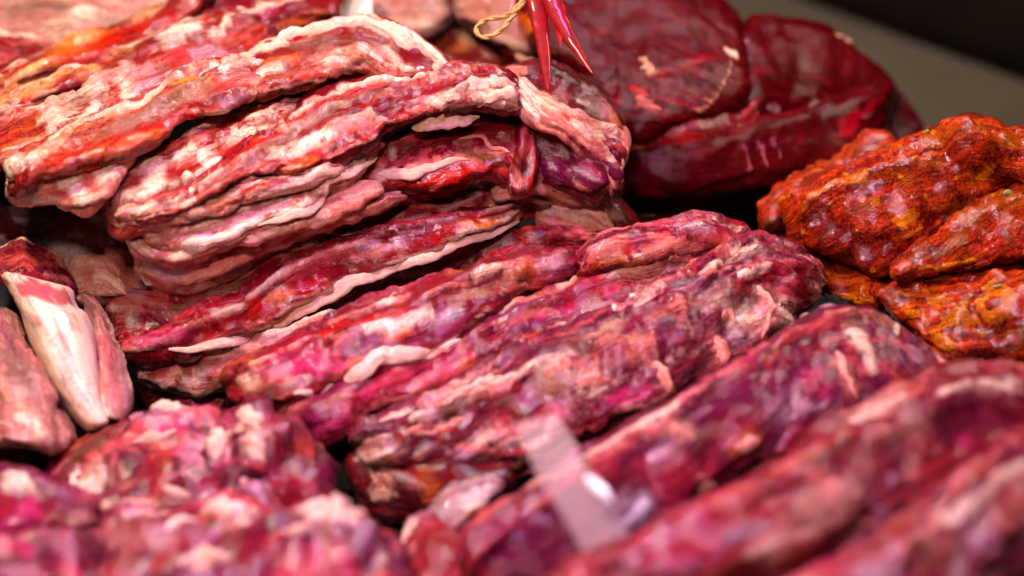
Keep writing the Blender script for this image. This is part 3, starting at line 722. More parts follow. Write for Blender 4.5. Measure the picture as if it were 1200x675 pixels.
# ------------------------------------------------------------------ lower big slab
p = meat("meat_cut", "wide slab with bluish silverskin and a pale fat edge, low in the left stack", "meat cut",
         "112,345,58 150,338,62 200,345,66 260,332,70 310,312,72 350,292,76 400,268,79 450,246,81 500,230,82 545,214,83 580,206,82 630,216,78 670,232,72",
         "138,410,52 170,418,52 210,412,53 255,404,55 305,384,57 350,358,60 400,334,62 450,316,64 500,296,66 550,276,68 592,266,68 612,250,70 645,250,68", 'muscle', 18, ST, lam=4, lamA=3.0, up=14, ends=(0.04, 0.05), ridge=1.5, ds=1.0, key='S5',
         auto=[('pink', 7, 2, 0.4, 20), ('red', 4, 3, 0.2, 16)],
         strokes=[('rose', 12, 0.4, "130,345 160,352 190,368"), ('lav', 5, 0.3, "150,340 165,346"), ('greybrown', 12, 0, "210,362 250,352 290,338"), ('brown', 10, 0.5, "250,345 285,332 310,318"), ('greybrown', 12, 0, "320,312 360,290 390,276"), ('red', 8, 0.4, "310,310 335,296 355,286"), ('rose', 8, 0.6, "205,385 250,372 300,352 330,336"), ('red', 7, 0, "240,390 290,368 340,345 370,328"), ('deep', 6, -0.5, "260,384 320,362"),
                  ('rose', 8, 1, "340,322 370,305 400,290"), ('pink', 4, 0.8, "345,312 380,298 400,288"), ('orange', 4, 0.6, "322,350 336,344"), ('lav', 5, 0.5, "400,276 440,262 470,252"), ('deep', 14, 0, "440,262 480,246 520,226"), ('lav', 4.5, 0.6, "520,250 545,236 568,220"), ('lav', 5, 0.4, "480,262 500,252"), ('blue', 4, 0.3, "460,270 500,256"), ('white', 3, 0.5, "545,214 565,218"), ('pink', 3, 0.7, "452,244 500,240 530,252"),
                  ('red', 9, 0, "500,272 530,262 550,254"), ('pink', 4, 0.8, "572,212 578,235 576,255"), ('deep', 9, 0, "585,225 600,215"), ('rose', 10, 0.4, "600,222 620,235"), ('pink', 7, 1, "400,288 430,285 455,290"), ('fat', 5, 0.8, "550,270 580,262 605,250"), ('gold', 4, 0.4, "560,266 578,262", 0.9), ('greybrown', 8, 0, "615,238 640,235"), ('pink', 7, 0.6, "400,302 440,298"), ('lav', 4, 0.3, "420,296 450,292"), ('pink', 3, 0.5, "530,270 535,252 550,240"),
                  ('rose', 9, 0.5, "140,400 180,395 230,384"), ('pink', 7, 0.5, "150,405 200,400"), ('purple', 8, 0, "160,370 220,378")])
p = meat("meat_strip", "long red lip of meat edged with pale fat, at the foot of the left stack", "meat strip",
         "134,396,62 170,385,66 205,374,69 250,352,72 317,314,76 357,294,78 417,272,80 480,260,81 540,250,81 600,238,80", "138,414,56 170,422,57 210,416,58 255,408,60 305,388,62 350,362,65 400,338,67 450,320,69 500,300,71 550,279,73 592,268,73 614,252,75", 'muscle', 11, ST, ends=(0.03, 0.06), lam=3, lamA=3.0, ds=0.9, tip=0.5, ridge=1.4,
         strokes=[('rose', 8, 0.6, "150,402 200,388 240,372"), ('red', 7, 0, "240,388 290,366 340,342 372,326"), ('pink', 4, 0.8, "345,312 380,298 420,286 455,290"), ('lav', 4, 0.4, "420,292 450,288 470,280"), ('pink', 6, 0.8, "400,300 440,296"), ('red', 8, 0, "500,276 530,266 556,256"), ('fat', 5, 0.8, "545,272 580,262 606,250"), ('gold', 3, 0.3, "562,266 578,262", 0.9), ('rose', 6, 0.8, "340,322 370,305 400,292"), ('orange', 4, 0.5, "322,348 336,342"), ('deep', 6, -0.5, "260,380 320,358"), ('magenta', 8, 0, "170,398 210,392"), ('lav', 3, 0.4, "470,272 500,262 530,254")])
strand(p, "200,410,4 252,402,6 305,384,7 345,364,8 380,345,8 405,330,8 450,315,7 500,296,6 545,280,5 575,272,5 605,258,4", 'fat', 'fat_rim', 1.8, bump=0.6)
meat("meat_chunk", "pale pink membrane lump at the right foot of the left stack", "meat", "622,222,72 650,218,74 690,225,74 712,240,70", "628,272,62 655,282,60 690,282,60 715,276,60", 'pinkfat', 12, ST, up=8, lump=2.5, ds=1.0,
     strokes=[('tan', 7, 0.8, "640,226 660,228"), ('lav', 10, 0, "650,245 675,250"), ('pink', 6, 0.6, "640,262 680,268"), ('rose', 6, 0, "635,272 650,278")])
meat("meat_chunk", "dark brown edged lump beside the pale pink membrane lump, next to the back slabs", "meat", "660,214,64 690,212,68 715,225,66 738,250,58 745,270,52", "690,284,56 705,282,58 720,280,56 740,282,50 750,285,48", 'dark', 12, ST, ds=1.1, strokes=[('brown', 9, 0.3, "690,225 720,245"), ('greybrown', 6, 0.2, "700,230 725,255"), ('pink', 5, 0.6, "696,262 702,275")])
meat("meat_strip", "dark wet red strip deep in the crevice under the pale fat edge", "meat strip", "290,408,50 340,385,54 390,350,58 440,330,61 500,308,64 560,286,66 610,276,66", "300,422,44 350,405,46 400,378,49 450,352,52 500,335,54 555,315,56 600,302,58", 'deep', 14, ST, up=14, ds=1.1, strokes=[('magenta', 3, 0, "380,375 400,365"), ('pink', 6, 0.8, "386,358 396,352"), ('deep', 8, 0, "330,395 370,380"), ('rose', 5, 0.4, "500,322 530,312")])
meat("meat_strip", "curled dark red strip with a fat end above the front row", "meat strip", "555,305,62 575,288,66 620,276,68 660,272,68 700,276,66 730,270,64", "562,322,58 590,305,60 640,294,62 680,290,62 720,285,60", 'deep', 10, ST, up=6, ds=1.0, lump=1.6, strokes=[('rose', 6, 0.5, "566,306 580,296"), ('pink', 6, 0.7, "640,276 665,270"), ('pink', 7, 0.7, "690,280 715,278")])
p = meat("meat_cut", "folded pink fat layers with a curling dark red streak, above the front rows", "meat cut", "160,432,50 195,420,54 250,412,58 310,398,61 350,388,62 400,376,62", "164,448,44 190,452,44 215,456,44 245,452,45 290,438,48 340,420,52 390,396,56", 'pinkfat', 14, ST, up=10, ds=1.0, strokes=[('deep', 4.5, -0.8, "212,452 216,438 230,430 260,426 300,416"), ('rose', 7, 0, "175,440 195,436"), ('red', 3, 0, "240,446 262,438"), ('purple', 7, 0, "260,408 310,396"), ('lav', 4, 0.4, "320,398 345,392"), ('fat', 5, 0.6, "222,446 240,440"), ('deep', 4, -0.8, "170,440 200,428 250,420")])
meat("meat_chunk", "dark wet red lump at the bottom of the hollow beside the white fat chop", "meat", "168,452,30 210,450,34 250,450,34 285,455,32", "175,482,24 210,494,24 245,498,24 280,490,24", 'dark', 14, ST, ds=1.2, lump=4, strokes=[('magenta', 9, 1, "215,472 235,468"), ('pink', 3, 0.6, "230,490 258,476"), ('magenta', 5, 0.5, "200,462")])

# ------------------------------------------------------------------ left edge chops
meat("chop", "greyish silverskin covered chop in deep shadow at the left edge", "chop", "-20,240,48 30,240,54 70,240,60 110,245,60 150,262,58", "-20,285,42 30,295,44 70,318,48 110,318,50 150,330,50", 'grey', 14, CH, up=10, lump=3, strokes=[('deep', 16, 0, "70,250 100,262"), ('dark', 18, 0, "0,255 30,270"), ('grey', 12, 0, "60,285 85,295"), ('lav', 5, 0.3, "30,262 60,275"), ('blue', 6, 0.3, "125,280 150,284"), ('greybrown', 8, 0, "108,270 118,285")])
meat("meat_chunk", "reddish brown shred hanging under the bluish white patch of the left stack", "meat scrap", "120,270,56 140,280,58 160,290,60 185,312,60", "125,325,50 142,338,52 170,345,54 205,348,54", 'chop', 10, CH, strokes=[('rust', 10, 0, "150,300 148,325"), ('deep', 6, 0, "155,295 152,320"), ('pink', 6, 0.4, "128,292 134,310"), ('purple', 8, 0, "170,336 195,340"), ('blue', 5, 0, "125,284 145,286")])
meat("meat_chunk", "pink scrap with a tan edge between the white fat chop and the left stack", "meat scrap", "78,302,54 100,298,56 122,302,58 142,318,58", "85,345,50 105,350,52 130,352,54 150,350,54", 'pinkfat', 10, CH, strokes=[('rose', 8, 0, "98,315 102,325"), ('tan', 6, 0.5, "82,305 88,330"), ('fat', 5, 0.6, "115,322 135,330"), ('tan', 5, 0.4, "105,294 125,298")])
meat("chop", "red lean chop with a fine pale vein, behind the white fat chop", "chop", "-30,298,60 0,290,62 28,275,64 45,284,64 62,292,62 82,318,58", "-30,335,58 10,332,62 40,332,63 70,332,62 88,345,58", 'rosy', 10, CH, lam=0, fine=0.2, lump=1.2, ridge=0.7, strokes=[('pink', 1.6, 0.2, "20,305 45,300 60,296"), ('rose', 18, 0, "15,305 45,305"), ('pink', 5, 0.5, "55,320 75,325"), ('tan', 3, 0.4, "60,294 80,318"), ('white', 2, 0.3, "8,288")])
p = meat("chop", "upright chop with a broad creamy white fat face and pink top", "chop",
         "-2,318,66 8,335,68 22,362,68 36,395,66 52,430,64 70,462,61 88,488,59 102,506,57", "84,338,66 90,360,67 100,372,67 108,395,66 112,430,64 116,462,62 124,485,60 132,498,58", 'softfat', 22, CH, lam=0, ends=(0.03, 0.04), lump=1.2, ridge=0.4, fine=0.15, round_=0.95, push=0.3, wob=0.8,
         strokes=[('rose', 13, 0, "34,338 60,346 82,352"), ('crimson', 9, 0, "38,340 60,350 78,354"), ('rose', 15, 0, "30,332 55,340 75,346"), ('magenta', 8, 0, "28,338 60,346"), ('rose', 9, 0, "22,326 40,346 66,356"), ('white', 12, 0.5, "35,366 60,372 85,378"), ('white', 16, 0, "60,400 75,430 90,460"), ('grey', 10, 0, "70,400 80,435"), ('fat', 7, 0.8, "12,322 18,345 30,362"), ('white', 6, 0.6, "6,318 20,324"), ('pink', 5, 0.3, "40,372 48,380")])
meat("chop", "narrow pink side face of meat pressed against the white fat chop", "chop", "88,348,58 104,362,62 110,395,62 112,430,61 114,462,60 122,490,58", "104,345,56 120,362,58 134,395,58 146,430,56 156,465,54 150,494,54", 'chop', 13, CH, round_=0.9, push=0.4, lam=0, ends=(0.05, 0.05), lump=1, ridge=0.6, wob=0.8,
     strokes=[('rose', 12, 0, "120,400 130,440 136,465"), ('brown', 8, -0.5, "98,350 104,358"), ('tan', 4, 0.6, "112,380 110,420 112,455 120,480"), ('fat', 4, 0.6, "118,485 145,490"), ('rust', 4, 0, "116,440 118,465"), ('fat', 3, 0.6, "126,375 142,410 154,455"), ('lav', 6, 0.3, "142,445 148,470")])
p = meat("chop", "brownish pink chop with a streaky tan fat tail, at the left edge", "chop", "-40,365,62 -35,400,64 -30,440,64 -28,480,64 -20,520,62", "8,362,60 26,392,62 46,430,62 66,480,60 84,530,56", 'chop', 17, CH, round_=0.9, push=0.4, lump=2,
     strokes=[('mauve', 14, 0, "5,385 20,410"), ('greybrown', 12, 0, "-5,420 25,425"), ('greybrown', 13, 0, "25,440 40,470"), ('brown', 14, 0, "10,430 30,445"), ('pink', 8, 0.5, "28,405 40,425"), ('orange', 6, 0.8, "0,455 30,480 55,505"), ('tan', 8, 1, "5,462 35,490 60,520"), ('fat', 5, 1, "20,490 50,505"), ('rust', 9, 0.5, "0,480 5,505"), ('brown', 8, 0, "55,470 65,500")])
meat("chop", "grey brown flat piece low at the left edge under the tan fat tail", "chop", "-40,512,40 0,512,42 20,530,42 34,555,40", "-40,560,44 -10,560,44 10,562,44 30,566,42", 'grey', 10, CH, lump=1, ds=1.8, strokes=[('greybrown', 20, 0, "0,530 15,550")])

# ------------------------------------------------------------------ back slabs
meat("meat_cut", "near black red slab at the very bottom of the back stack", "meat cut", "690,215,36 760,225,38 840,215,38 940,200,36 1040,170,34", "700,262,30 770,268,30 840,252,30 900,235,30 1000,215,28", 'gloss', 16, BK, fine=0.12, ds=1.6, auto=[('pink', 2, 2, 0.3, 14)])
meat("meat_cut", "dark slab behind the right rim of the back stack, close to the olive panel", "meat cut", "960,110,20 1010,92,26 1050,105,26 1082,148,22", "970,190,18 1010,188,18 1050,178,18 1078,165,18", 'gloss', 14, BK, fine=0.12, ds=1.8)
meat("meat_cut", "long dark slab with fine upright striations, low in the back stack", "meat cut", "700,190,66 760,182,72 820,178,74 880,165,74 950,140,72 1010,125,70 1048,110,66", "708,232,54 770,236,54 830,234,54 880,226,54 930,208,54 985,188,54 1035,155,54", 'gloss', 18, BK, up=22, fine=0.12, ds=1.4, ridge=1.2,
     strokes=[('purple', 12, 0, "880,178 930,165", 0.4), ('mauve', 2, 0.3, "872,170 880,200"), ('mauve', 2, 0.3, "888,164 898,190"), ('mauve', 2, 0.3, "902,160 914,185"), ('crimson', 6, 0.6, "990,150 1010,135 1035,112"), ('deep', 12, 0, "940,170 980,150", 0.4), ('purple', 12, 0, "740,210 820,205", 0.4)])
p = meat("meat_cut", "narrow orange edged slab between the two lobes of the back stack and its base", "meat cut", "700,162,72 740,152,76 800,145,78 860,138,76 890,112,72", "712,186,64 760,186,64 820,182,64 870,168,64 900,160,62", 'deep', 14, BK, ds=1.3, strokes=[('crimson', 5, 0.6, "735,170 760,165 800,165"), ('deep', 10, 0, "800,165 860,155", 0.4), ('pink', 4, 0.5, "728,176 745,170"), ('dark', 8, 0, "830,150 870,140")])
p = meat("meat_cut", "smooth dark red lobe with pale torn fat corners, right side of the back stack", "meat cut", "840,55,80 880,22,80 925,20,76 970,35,70 1010,60,62 1045,95,50", "850,150,70 880,162,66 910,140,64 940,138,60 970,150,56 1010,145,48 1046,118,42", 'gloss', 20, BK, fine=0.12, ends=(0.08, 0.08), lump=4.5, ridge=0.4, ds=1.3,
     strokes=[('purple', 18, 0, "880,50 900,80", 0.4), ('pink', 6, 0.5, "880,120 876,145"), ('fat', 5, 0.6, "872,150 892,142"), ('tan', 5, 0.8, "932,136 950,130 965,122"), ('fat', 4, 0.8, "940,132 962,124"), ('deep', 12, 0, "930,40 950,50", 0.4), ('deep', 22, 0, "930,80 980,90", 0.4), ('tan', 5, 0.6, "988,42 998,48"), ('lav', 7, 0.2, "900,122 906,128"), ('crimson', 7, 0.4, "1010,130 1030,105"), ('lav', 9, 0.2, "870,50 868,58")])
p = meat("meat_cut", "thin brown edged slab showing under the broad top slab of the back stack", "meat cut", "590,55,74 640,75,78 690,100,80 720,128,80", "600,78,66 650,102,66 690,128,64 715,150,62", 'gloss', 10, BK, fine=0.12, ds=1.4, strokes=[('brown', 10, 0.3, "640,75 680,95 700,115", 0.4), ('tan', 6, 1.2, "612,66 625,72"), ('greybrown', 5, 0.3, "660,92 690,112", 0.4)])
p = meat("meat_cut", "broad glossy red slab with a rounded front lobe, on top of the back stack", "meat cut", "590,-10,88 640,-40,92 710,-50,92 780,-40,92 840,-10,90 875,25,86", "618,60,84 660,74,86 690,98,86 715,135,85 745,158,84 790,152,84 830,142,82 860,128,80 878,100,80", 'gloss', 22, BK, fine=0.12, ends=(0.08, 0.08), lump=4, ridge=0.5, ds=1.2,
     strokes=[('deep', 26, 0, "740,125 800,120 840,110", 0.4), ('deep', 24, 0, "740,40 790,30", 0.4), ('red', 6, 0.6, "742,104 756,110"), ('tan', 4, 0.8, "752,72 766,84"), ('crimson', 5, 0.5, "775,84 800,80 830,66"), ('pink', 6, 0.8, "752,115 764,125"), ('crimson', 9, 0.5, "690,98 712,122"), ('deep', 14, 0, "800,70 850,60", 0.4), ('tan', 2.0, 0.4, "820,130 838,112 852,88 858,66", 0.6), ('fat', 4, 0.8, "850,58 862,66"), ('brown', 10, 0.2, "620,40 650,60", 0.4), ('rust', 12, 0.2, "590,15 620,30"), ('dark', 8, -1, "780,90 840,82")])
meat("meat_cut", "brown red slab end behind the loop of twine", "meat cut", "525,-30,82 570,-40,84 620,-30,84", "535,20,80 560,42,80 595,55,80 625,62,78", 'chop', 14, BK, lump=3.5, ds=1.5, strokes=[('rust', 20, 0, "560,10 600,20"), ('brown', 10, 0, "560,35 600,48", 0.4), ('tan', 6, 0.8, "600,50 612,58"), ('deep', 14, 0, "590,-5", 0.4)])
meat("meat_chunk", "blurred rust brown lump with tan bits at the top centre, beside the cream card", "meat", "425,-35,76 470,-45,78 520,-30,78", "430,22,74 465,42,74 500,32,74 530,18,74", 'chop', 14, BK, lump=4, ds=1.6, strokes=[('rust', 14, 0, "450,12 475,20"), ('tan', 8, 1, "470,22"), ('tan', 7, 1, "510,6 525,4"), ('brown', 12, 0, "490,0", 0.4)])
meat("meat_chunk", "blurred dark rusty lumps in the gap behind the long ridged strip, below the twine", "meat", "485,28,58 520,10,62 560,25,62 610,50,58", "500,75,54 540,85,54 580,90,54 620,90,50", 'deep', 16, BK, lump=5, ds=1.5, strokes=[('tan', 10, 1, "540,38 548,48"), ('rust', 14, 0, "510,40 525,55"), ('brown', 12, 0, "565,65 590,72", 0.4), ('orange', 6, 0.6, "545,58")])

# ------------------------------------------------------------------ orange marinated pieces
OM = dict(mat='orange', lump=4.5, ridge=0.3, fine=0.45, iso=1.0, aniso=0.0, crag=2.0, lam=0)
meat("marinated_meat", "small dark orange piece beside the black gap, farthest left of the marinated meat", "marinated meat", "890,250,30 892,232,34 925,208,38 965,192,40 1010,172,42 1040,165,40", "892,276,24 908,272,26 930,265,28 960,252,30 1000,235,32 1040,220,34", th=14, group=OR, ds=1.05, strokes=[('rust', 12, 0.5, "910,235 950,212"), ('brown', 8, 0, "900,262 925,258"), ('orange', 6, 0.5, "930,215 960,200")], **OM)
meat("marinated_meat", "flat speckled orange piece lying in the hollow under the big marinated lump", "marinated meat", "890,285,22 930,290,26 970,298,26 1020,305,24 1060,318,22", "930,335,22 970,352,24 1010,358,24 1050,352,22", th=12, up=6, group=OR, ds=1.05, strokes=[('dark', 10, -1, "990,305 1030,318"), ('brown', 10, 0, "900,282 930,298"), ('rust', 14, 0.6, "960,320 1010,335"), ('gold', 7, 0.5, "980,346 1000,350", 0.9)], **OM)
pO = meat("marinated_meat", "big craggy orange lump glistening with marinade, topmost of the marinated meat", "marinated meat",
     "920,255,44 938,235,52 965,208,60 1005,185,66 1050,165,70 1088,148,72 1130,142,72 1180,150,70 1240,162,66", "930,282,38 965,298,38 1000,312,36 1025,320,36 1060,312,38 1090,288,42 1120,272,46 1150,252,50 1185,218,56 1240,205,60", th=22, group=OR, ends=(0.06, 0.05), ds=0.95, key='O1',
     strokes=[('deep', 18, -1, "950,258 985,270 1020,295"), ('deep', 16, -0.5, "1030,290 1060,300"), ('rust', 16, 0.8, "1090,165 1140,160 1190,168"), ('red', 16, 0.6, "1120,185 1150,180"), ('gold', 7, 1, "950,230 985,215 1010,205", 0.9), ('orange', 10, 1.2, "1075,190 1090,185"), ('gold', 8, 1, "1010,235 1030,240", 0.9), ('gold', 6, 0.8, "1055,262 1075,250", 0.9), ('gold', 8, 1, "1140,210 1165,195", 0.9), ('deep', 9, -0.8, "1095,205 1120,225"), ('gold', 6, 0.8, "1095,245 1115,238", 0.9), ('rust', 12, 0.6, "1040,195 1060,205"), ('pink', 5, 0.6, "1082,178 1094,182"),
              ('red', 10, 0, "1000,235 1050,225"), ('orange', 6, 0.8, "940,250 945,240"), ('brown', 9, -0.5, "1110,262 1140,245"), ('orange', 7, 1, "1060,275 1080,268")], **OM)
meat("marinated_meat", "smooth red marinated steak with a dusty spice crust at the right edge", "marinated meat", "1048,305,46 1090,282,50 1120,258,54 1160,230,57 1195,212,58 1250,195,58", "1050,328,42 1090,322,44 1130,322,46 1170,314,48 1205,305,50 1250,300,50", 'orange', 14, OR, lam=0, key='O3', lump=2.0, ridge=0.3, fine=0.8, iso=1.0, aniso=0.0, crag=1.2, ds=0.95,
     strokes=[('rust', 16, 0.4, "1130,255 1180,225"), ('greybrown', 12, 0.4, "1080,298 1110,292"), ('red', 14, 0, "1150,285 1190,275"), ('gold', 5, 0.8, "1080,315 1110,312 1140,304", 0.9), ('tan', 5, 0.6, "1110,288 1130,288"), ('red', 10, 0, "1160,300 1200,292"), ('rust', 12, 0, "1170,240 1200,228"), ('brown', 6, 0, "1175,272 1180,280")])
meat("marinated_meat", "bright orange piece with flaky yellow bits at the right edge, nearest of the marinated meat", "marinated meat", "1018,352,34 1050,332,40 1100,324,42 1150,320,44 1200,308,44 1250,300,44", "1040,365,32 1070,390,32 1095,415,32 1120,425,34 1160,418,36 1200,420,36 1250,420,36", th=16, key='O4', up=10, group=OR, ds=1.0,
     strokes=[('gold', 12, 1.5, "1110,375 1140,370", 0.9), ('yellow', 7, 1.5, "1120,385 1130,360"), ('gold', 12, 1.2, "1165,345 1185,350", 0.9), ('gold', 9, 1.2, "1150,365 1170,375", 0.9), ('gold', 8, 1.2, "1100,395 1112,405", 0.9), ('rust', 12, 0.5, "1060,350 1090,345"), ('gold', 7, 0.6, "1060,362 1075,368", 0.9), ('yellow', 5, 1.5, "1145,355 1155,362"), ('yellow', 4, 1.5, "1165,368 1172,378"), ('brown', 12, -0.5, "1185,385 1210,395"), ('orange', 8, 1, "1180,365")], **OM)
meat("marinated_meat", "brown red shadowed piece at the right edge between the marinated meat and the front rows", "marinated meat", "1060,395,26 1100,412,30 1150,420,32 1200,415,32 1250,408,32", "1080,440,26 1120,455,28 1160,460,30 1250,455,30", 'orange', 14, OR, ds=1.2, strokes=[('brown', 14, 0, "1110,420 1150,432"), ('greybrown', 8, 0, "1150,425 1165,430"), ('gold', 7, 0.6, "1185,440 1200,438", 0.9), ('tan', 5, 0.5, "1162,430"), ('deep', 14, 0, "1110,440 1140,445")])
# chopped green pepper bits on the marinade
m_green = plain_material("green_pepper", (0.13, 0.17, 0.03), (0.25, 0.24, 0.05), 300, 0.3, 0.4)
for kk, q in (('O3', "1176,228,3.5 1186,226,3"), ('O1', "1082,157,2.5 1090,154,2.5"), ('O4', "1164,341,3 1174,339,2.5")):
    strand(PIECES[kk], q, m_green, 'green_pepper_bit', 1.0, flatn=0.5, bump=0.5, taper=0.8)
# ------------------------------------------------------------------ front right rows
p = meat("meat_strip", "long piece with a thick pale fat rim and lavender sheen, farthest of the front rows", "meat strip",
     "258,440,44 285,422,50 330,402,54 380,375,57 430,352,58 480,335,58 520,320,58 560,304,58 605,292,58 650,286,57 690,284,54", "268,468,42 310,478,44 350,470,46 400,452,48 440,440,49 490,420,50 530,400,51 565,380,51 610,352,51 650,336,51 690,320,50", 'rosy', 18, FR, lam=3, lamA=3.2, ends=(0.05, 0.05), ds=1.05, lump=2.8, auto=[('pink', 4, 3, 0.5, 18), ('crimson', 4, 3, 0.2, 14)],
     strokes=[('rust', 10, 0.4, "262,436 290,425"), ('brown', 13, -0.6, "290,455 310,462"), ('dark', 12, -1, "320,468 300,470"), ('tan', 7, 0.5, "280,445 292,450"), ('crimson', 6, 0, "320,440 345,445"), ('blush', 18, 0, "340,415 375,420"), ('magenta', 11, 0, "335,425 370,430"), ('pink', 6, 0.6, "390,375 430,362 470,350"), ('lav', 8, 0.6, "425,386 455,380 490,372"), ('white', 5, 0.6, "430,386 470,376 500,366"), ('lav', 9, 0.4, "495,380 525,365"), ('purple', 10, 0, "510,395 545,378"), ('blue', 6, 0.3, "520,372 535,366"),
              ('greybrown', 12, 0, "535,350 580,335 600,332"), ('brown', 12, -0.4, "570,345 620,332"), ('rust', 8, 0.6, "600,318 640,310"), ('rust', 8, 0, "530,322 548,316"), ('lav', 8, 0.3, "640,308 655,312"), ('purple', 12, 0, "655,322 670,314"), ('fat', 5, 1, "445,358 455,352 462,344"), ('pink', 5, 0.6, "500,345 540,330"), ('rust', 4, 0.5, "450,395 480,392"), ('fat', 5, 0.6, "560,318 580,312"), ('deep', 9, 0, "600,340 640,330"), ('magenta', 5, 0, "370,440 400,428")])
strand(p, "345,462,6 372,456,7 400,448,8 425,432,10 450,418,11 478,414,9 505,412,5 530,400,3 560,384,2", 'fat', 'fat_rim', 2.5, bump=0.6)
meat("meat_strip", "short bright red log of meat at the far end of the front rows", "meat strip", "676,300,58 700,280,62 745,268,63 790,260,63 825,256,62 860,266,58 882,280,54", "682,322,54 705,316,56 750,310,57 800,300,57 840,292,56 880,288,54", 'rosy', 16, FR, ends=(0.06, 0.08), ds=1.0,
     strokes=[('pink', 6, 0.8, "690,290 730,280 760,275"), ('crimson', 6, 0, "715,300 740,298"), ('crimson', 9, 0, "830,280 855,276"), ('lav', 6, 0.2, "795,264 830,268"), ('purple', 6, 0, "745,280 755,284"), ('pink', 6, 0.6, "770,290 800,280"), ('crimson', 4, 0, "770,262 800,256 825,258"), ('pink', 5, 0.5, "860,282 876,284"), ('tan', 4, 1, "682,306 684,316"), ('rust', 5, 0.5, "700,312 750,305")])
p = meat("meat_cut", "pink grained slab with a rust coloured ridge, second of the front rows", "meat cut", "325,490,44 365,470,48 420,448,50 470,425,51 520,402,52 570,382,52 620,358,53 660,342,54 710,325,55 760,313,56 810,305,56 860,298,55 900,296,52", "335,515,32 385,512,36 430,492,39 480,470,41 530,450,42 580,425,44 620,408,45 660,392,46 700,380,47 750,360,47 800,345,47 850,335,46 900,330,44", 'rosy', 16, FR, lam=3, lamA=3.5, up=10, ends=(0.05, 0.05), ds=1.15, auto=[('pink', 6, 3, 0.6, 16), ('purple', 6, 5, 0, 14)],
     strokes=[('magenta', 12, 0.3, "385,480 400,490"), ('lav', 9, 0.3, "388,485"), ('blush', 16, 0, "440,460 490,440 540,425"), ('rust', 7, 0.8, "420,492 460,478 500,460 540,440 570,425"), ('rust', 4, 0.8, "545,430 580,412"), ('rust', 9, 0.5, "612,398 625,400"), ('crimson', 9, 0, "640,370 670,355"), ('crimson', 6, 0.3, "670,335 700,325 715,335"), ('brown', 13, 0, "730,330 780,322"), ('brown', 8, -0.6, "740,318 790,312"), ('pink', 5, 0.8, "620,365 650,350"), ('lav', 9, 0.3, "690,375 700,365"), ('fat', 4, 0.8, "650,390 690,380"), ('fat', 5, 0.8, "700,378 745,362 790,345"), ('brown', 7, 0, "690,355 715,362"),
              ('pink', 5, 0.6, "580,380 620,370"), ('magenta', 8, 0, "780,330 790,335"), ('pink', 6, 0.5, "800,320 840,312"), ('greybrown', 8, 0, "840,305 880,305"), ('dark', 9, -0.5, "335,505 360,515")])
p = meat("meat_cut", "broad slab strewn with fat lumps, its rounded far end near the marinated meat", "meat cut",
     "405,512,46 450,492,50 500,470,53 560,440,56 610,415,57 660,390,59 710,365,60 760,345,61 810,325,62 850,306,62 888,290,60 925,302,56 958,330,50", "430,548,30 480,555,34 530,560,36 590,552,38 640,532,40 690,510,42 740,490,44 790,468,46 840,445,46 890,420,44 930,390,42 962,350,36", 'purple', 20, FR, lam=4, lamA=4.0, up=10, ends=(0.05, 0.06), lump=3.6, ridge=1.8, ds=1.15, key='R3', auto=[('fat', 11, 5, 1.0, 10), ('pink', 6, 4, 0.8, 14), ('brown', 6, 5, -0.6, 12)],
     strokes=[('fat', 6, 1, "480,490 520,480 560,462 600,440 650,420"), ('fat', 14, 1.8, "645,435 655,430"), ('fat', 11, 1.8, "690,445 700,450"), ('pink', 9, 1.5, "700,405 718,400"), ('pink', 6, 1.5, "760,425 780,445 785,465"), ('brown', 9, -1, "640,455 655,452"), ('lav', 12, 0.6, "520,470 515,480"), ('pink', 6, 1, "480,505 520,500"), ('rust', 4, 0.6, "500,480 550,465 580,452"), ('lav', 11, 0.6, "545,530 560,540"), ('pink', 6, 0.8, "540,520 580,535"), ('deep', 18, 0, "460,545 500,560"), ('purple', 16, 0, "740,430 760,440"),
              ('pink', 3, 1, "820,325 860,312 905,312"), ('white', 4, 0.8, "870,322 900,315"), ('blush', 14, 0, "900,325 930,335"), ('greybrown', 14, 0, "840,355 860,360"), ('lav', 8, 0.6, "895,350 900,380 885,400"), ('pink', 6, 1.2, "895,345 898,370 890,395"), ('rust', 7, 0, "765,370 790,360"), ('pink', 5, 1.2, "795,345 800,370"), ('fat', 8, 1, "850,370 862,378"), ('lav', 8, 0.4, "860,390 868,405"), ('purple', 12, 0, "815,385 830,390"), ('pink', 6, 1, "836,395 845,425"), ('crimson', 6, 0, "870,410 910,395"), ('deep', 8, 0, "930,320 945,345"), ('tan', 6, 0.6, "690,395 720,378"), ('fat', 4, 0.8, "825,320 850,300 885,288"), ('greybrown', 9, 0, "850,302 890,298"),
              ('dark', 6, -1, "680,400 695,412"), ('rust', 8, 0, "740,395 760,400"), ('blush', 14, 0, "590,500 640,490"), ('magenta', 10, 0, "720,465 750,460"), ('pink', 6, 0.8, "740,410 760,405")])
meat("meat_chunk", "dark red shadowed cut end below the broad fat strewn slab", "meat", "405,545,34 440,530,38 490,540,42 540,545,44 600,545,44", "425,590,24 455,605,24 500,610,24 545,600,26 600,580,30", 'dark', 16, FR, ds=1.5, strokes=[('tan', 10, 0.6, "448,562 455,575"), ('deep', 16, 0, "480,550 520,560"), ('rust', 9, 0, "500,555 505,580")])
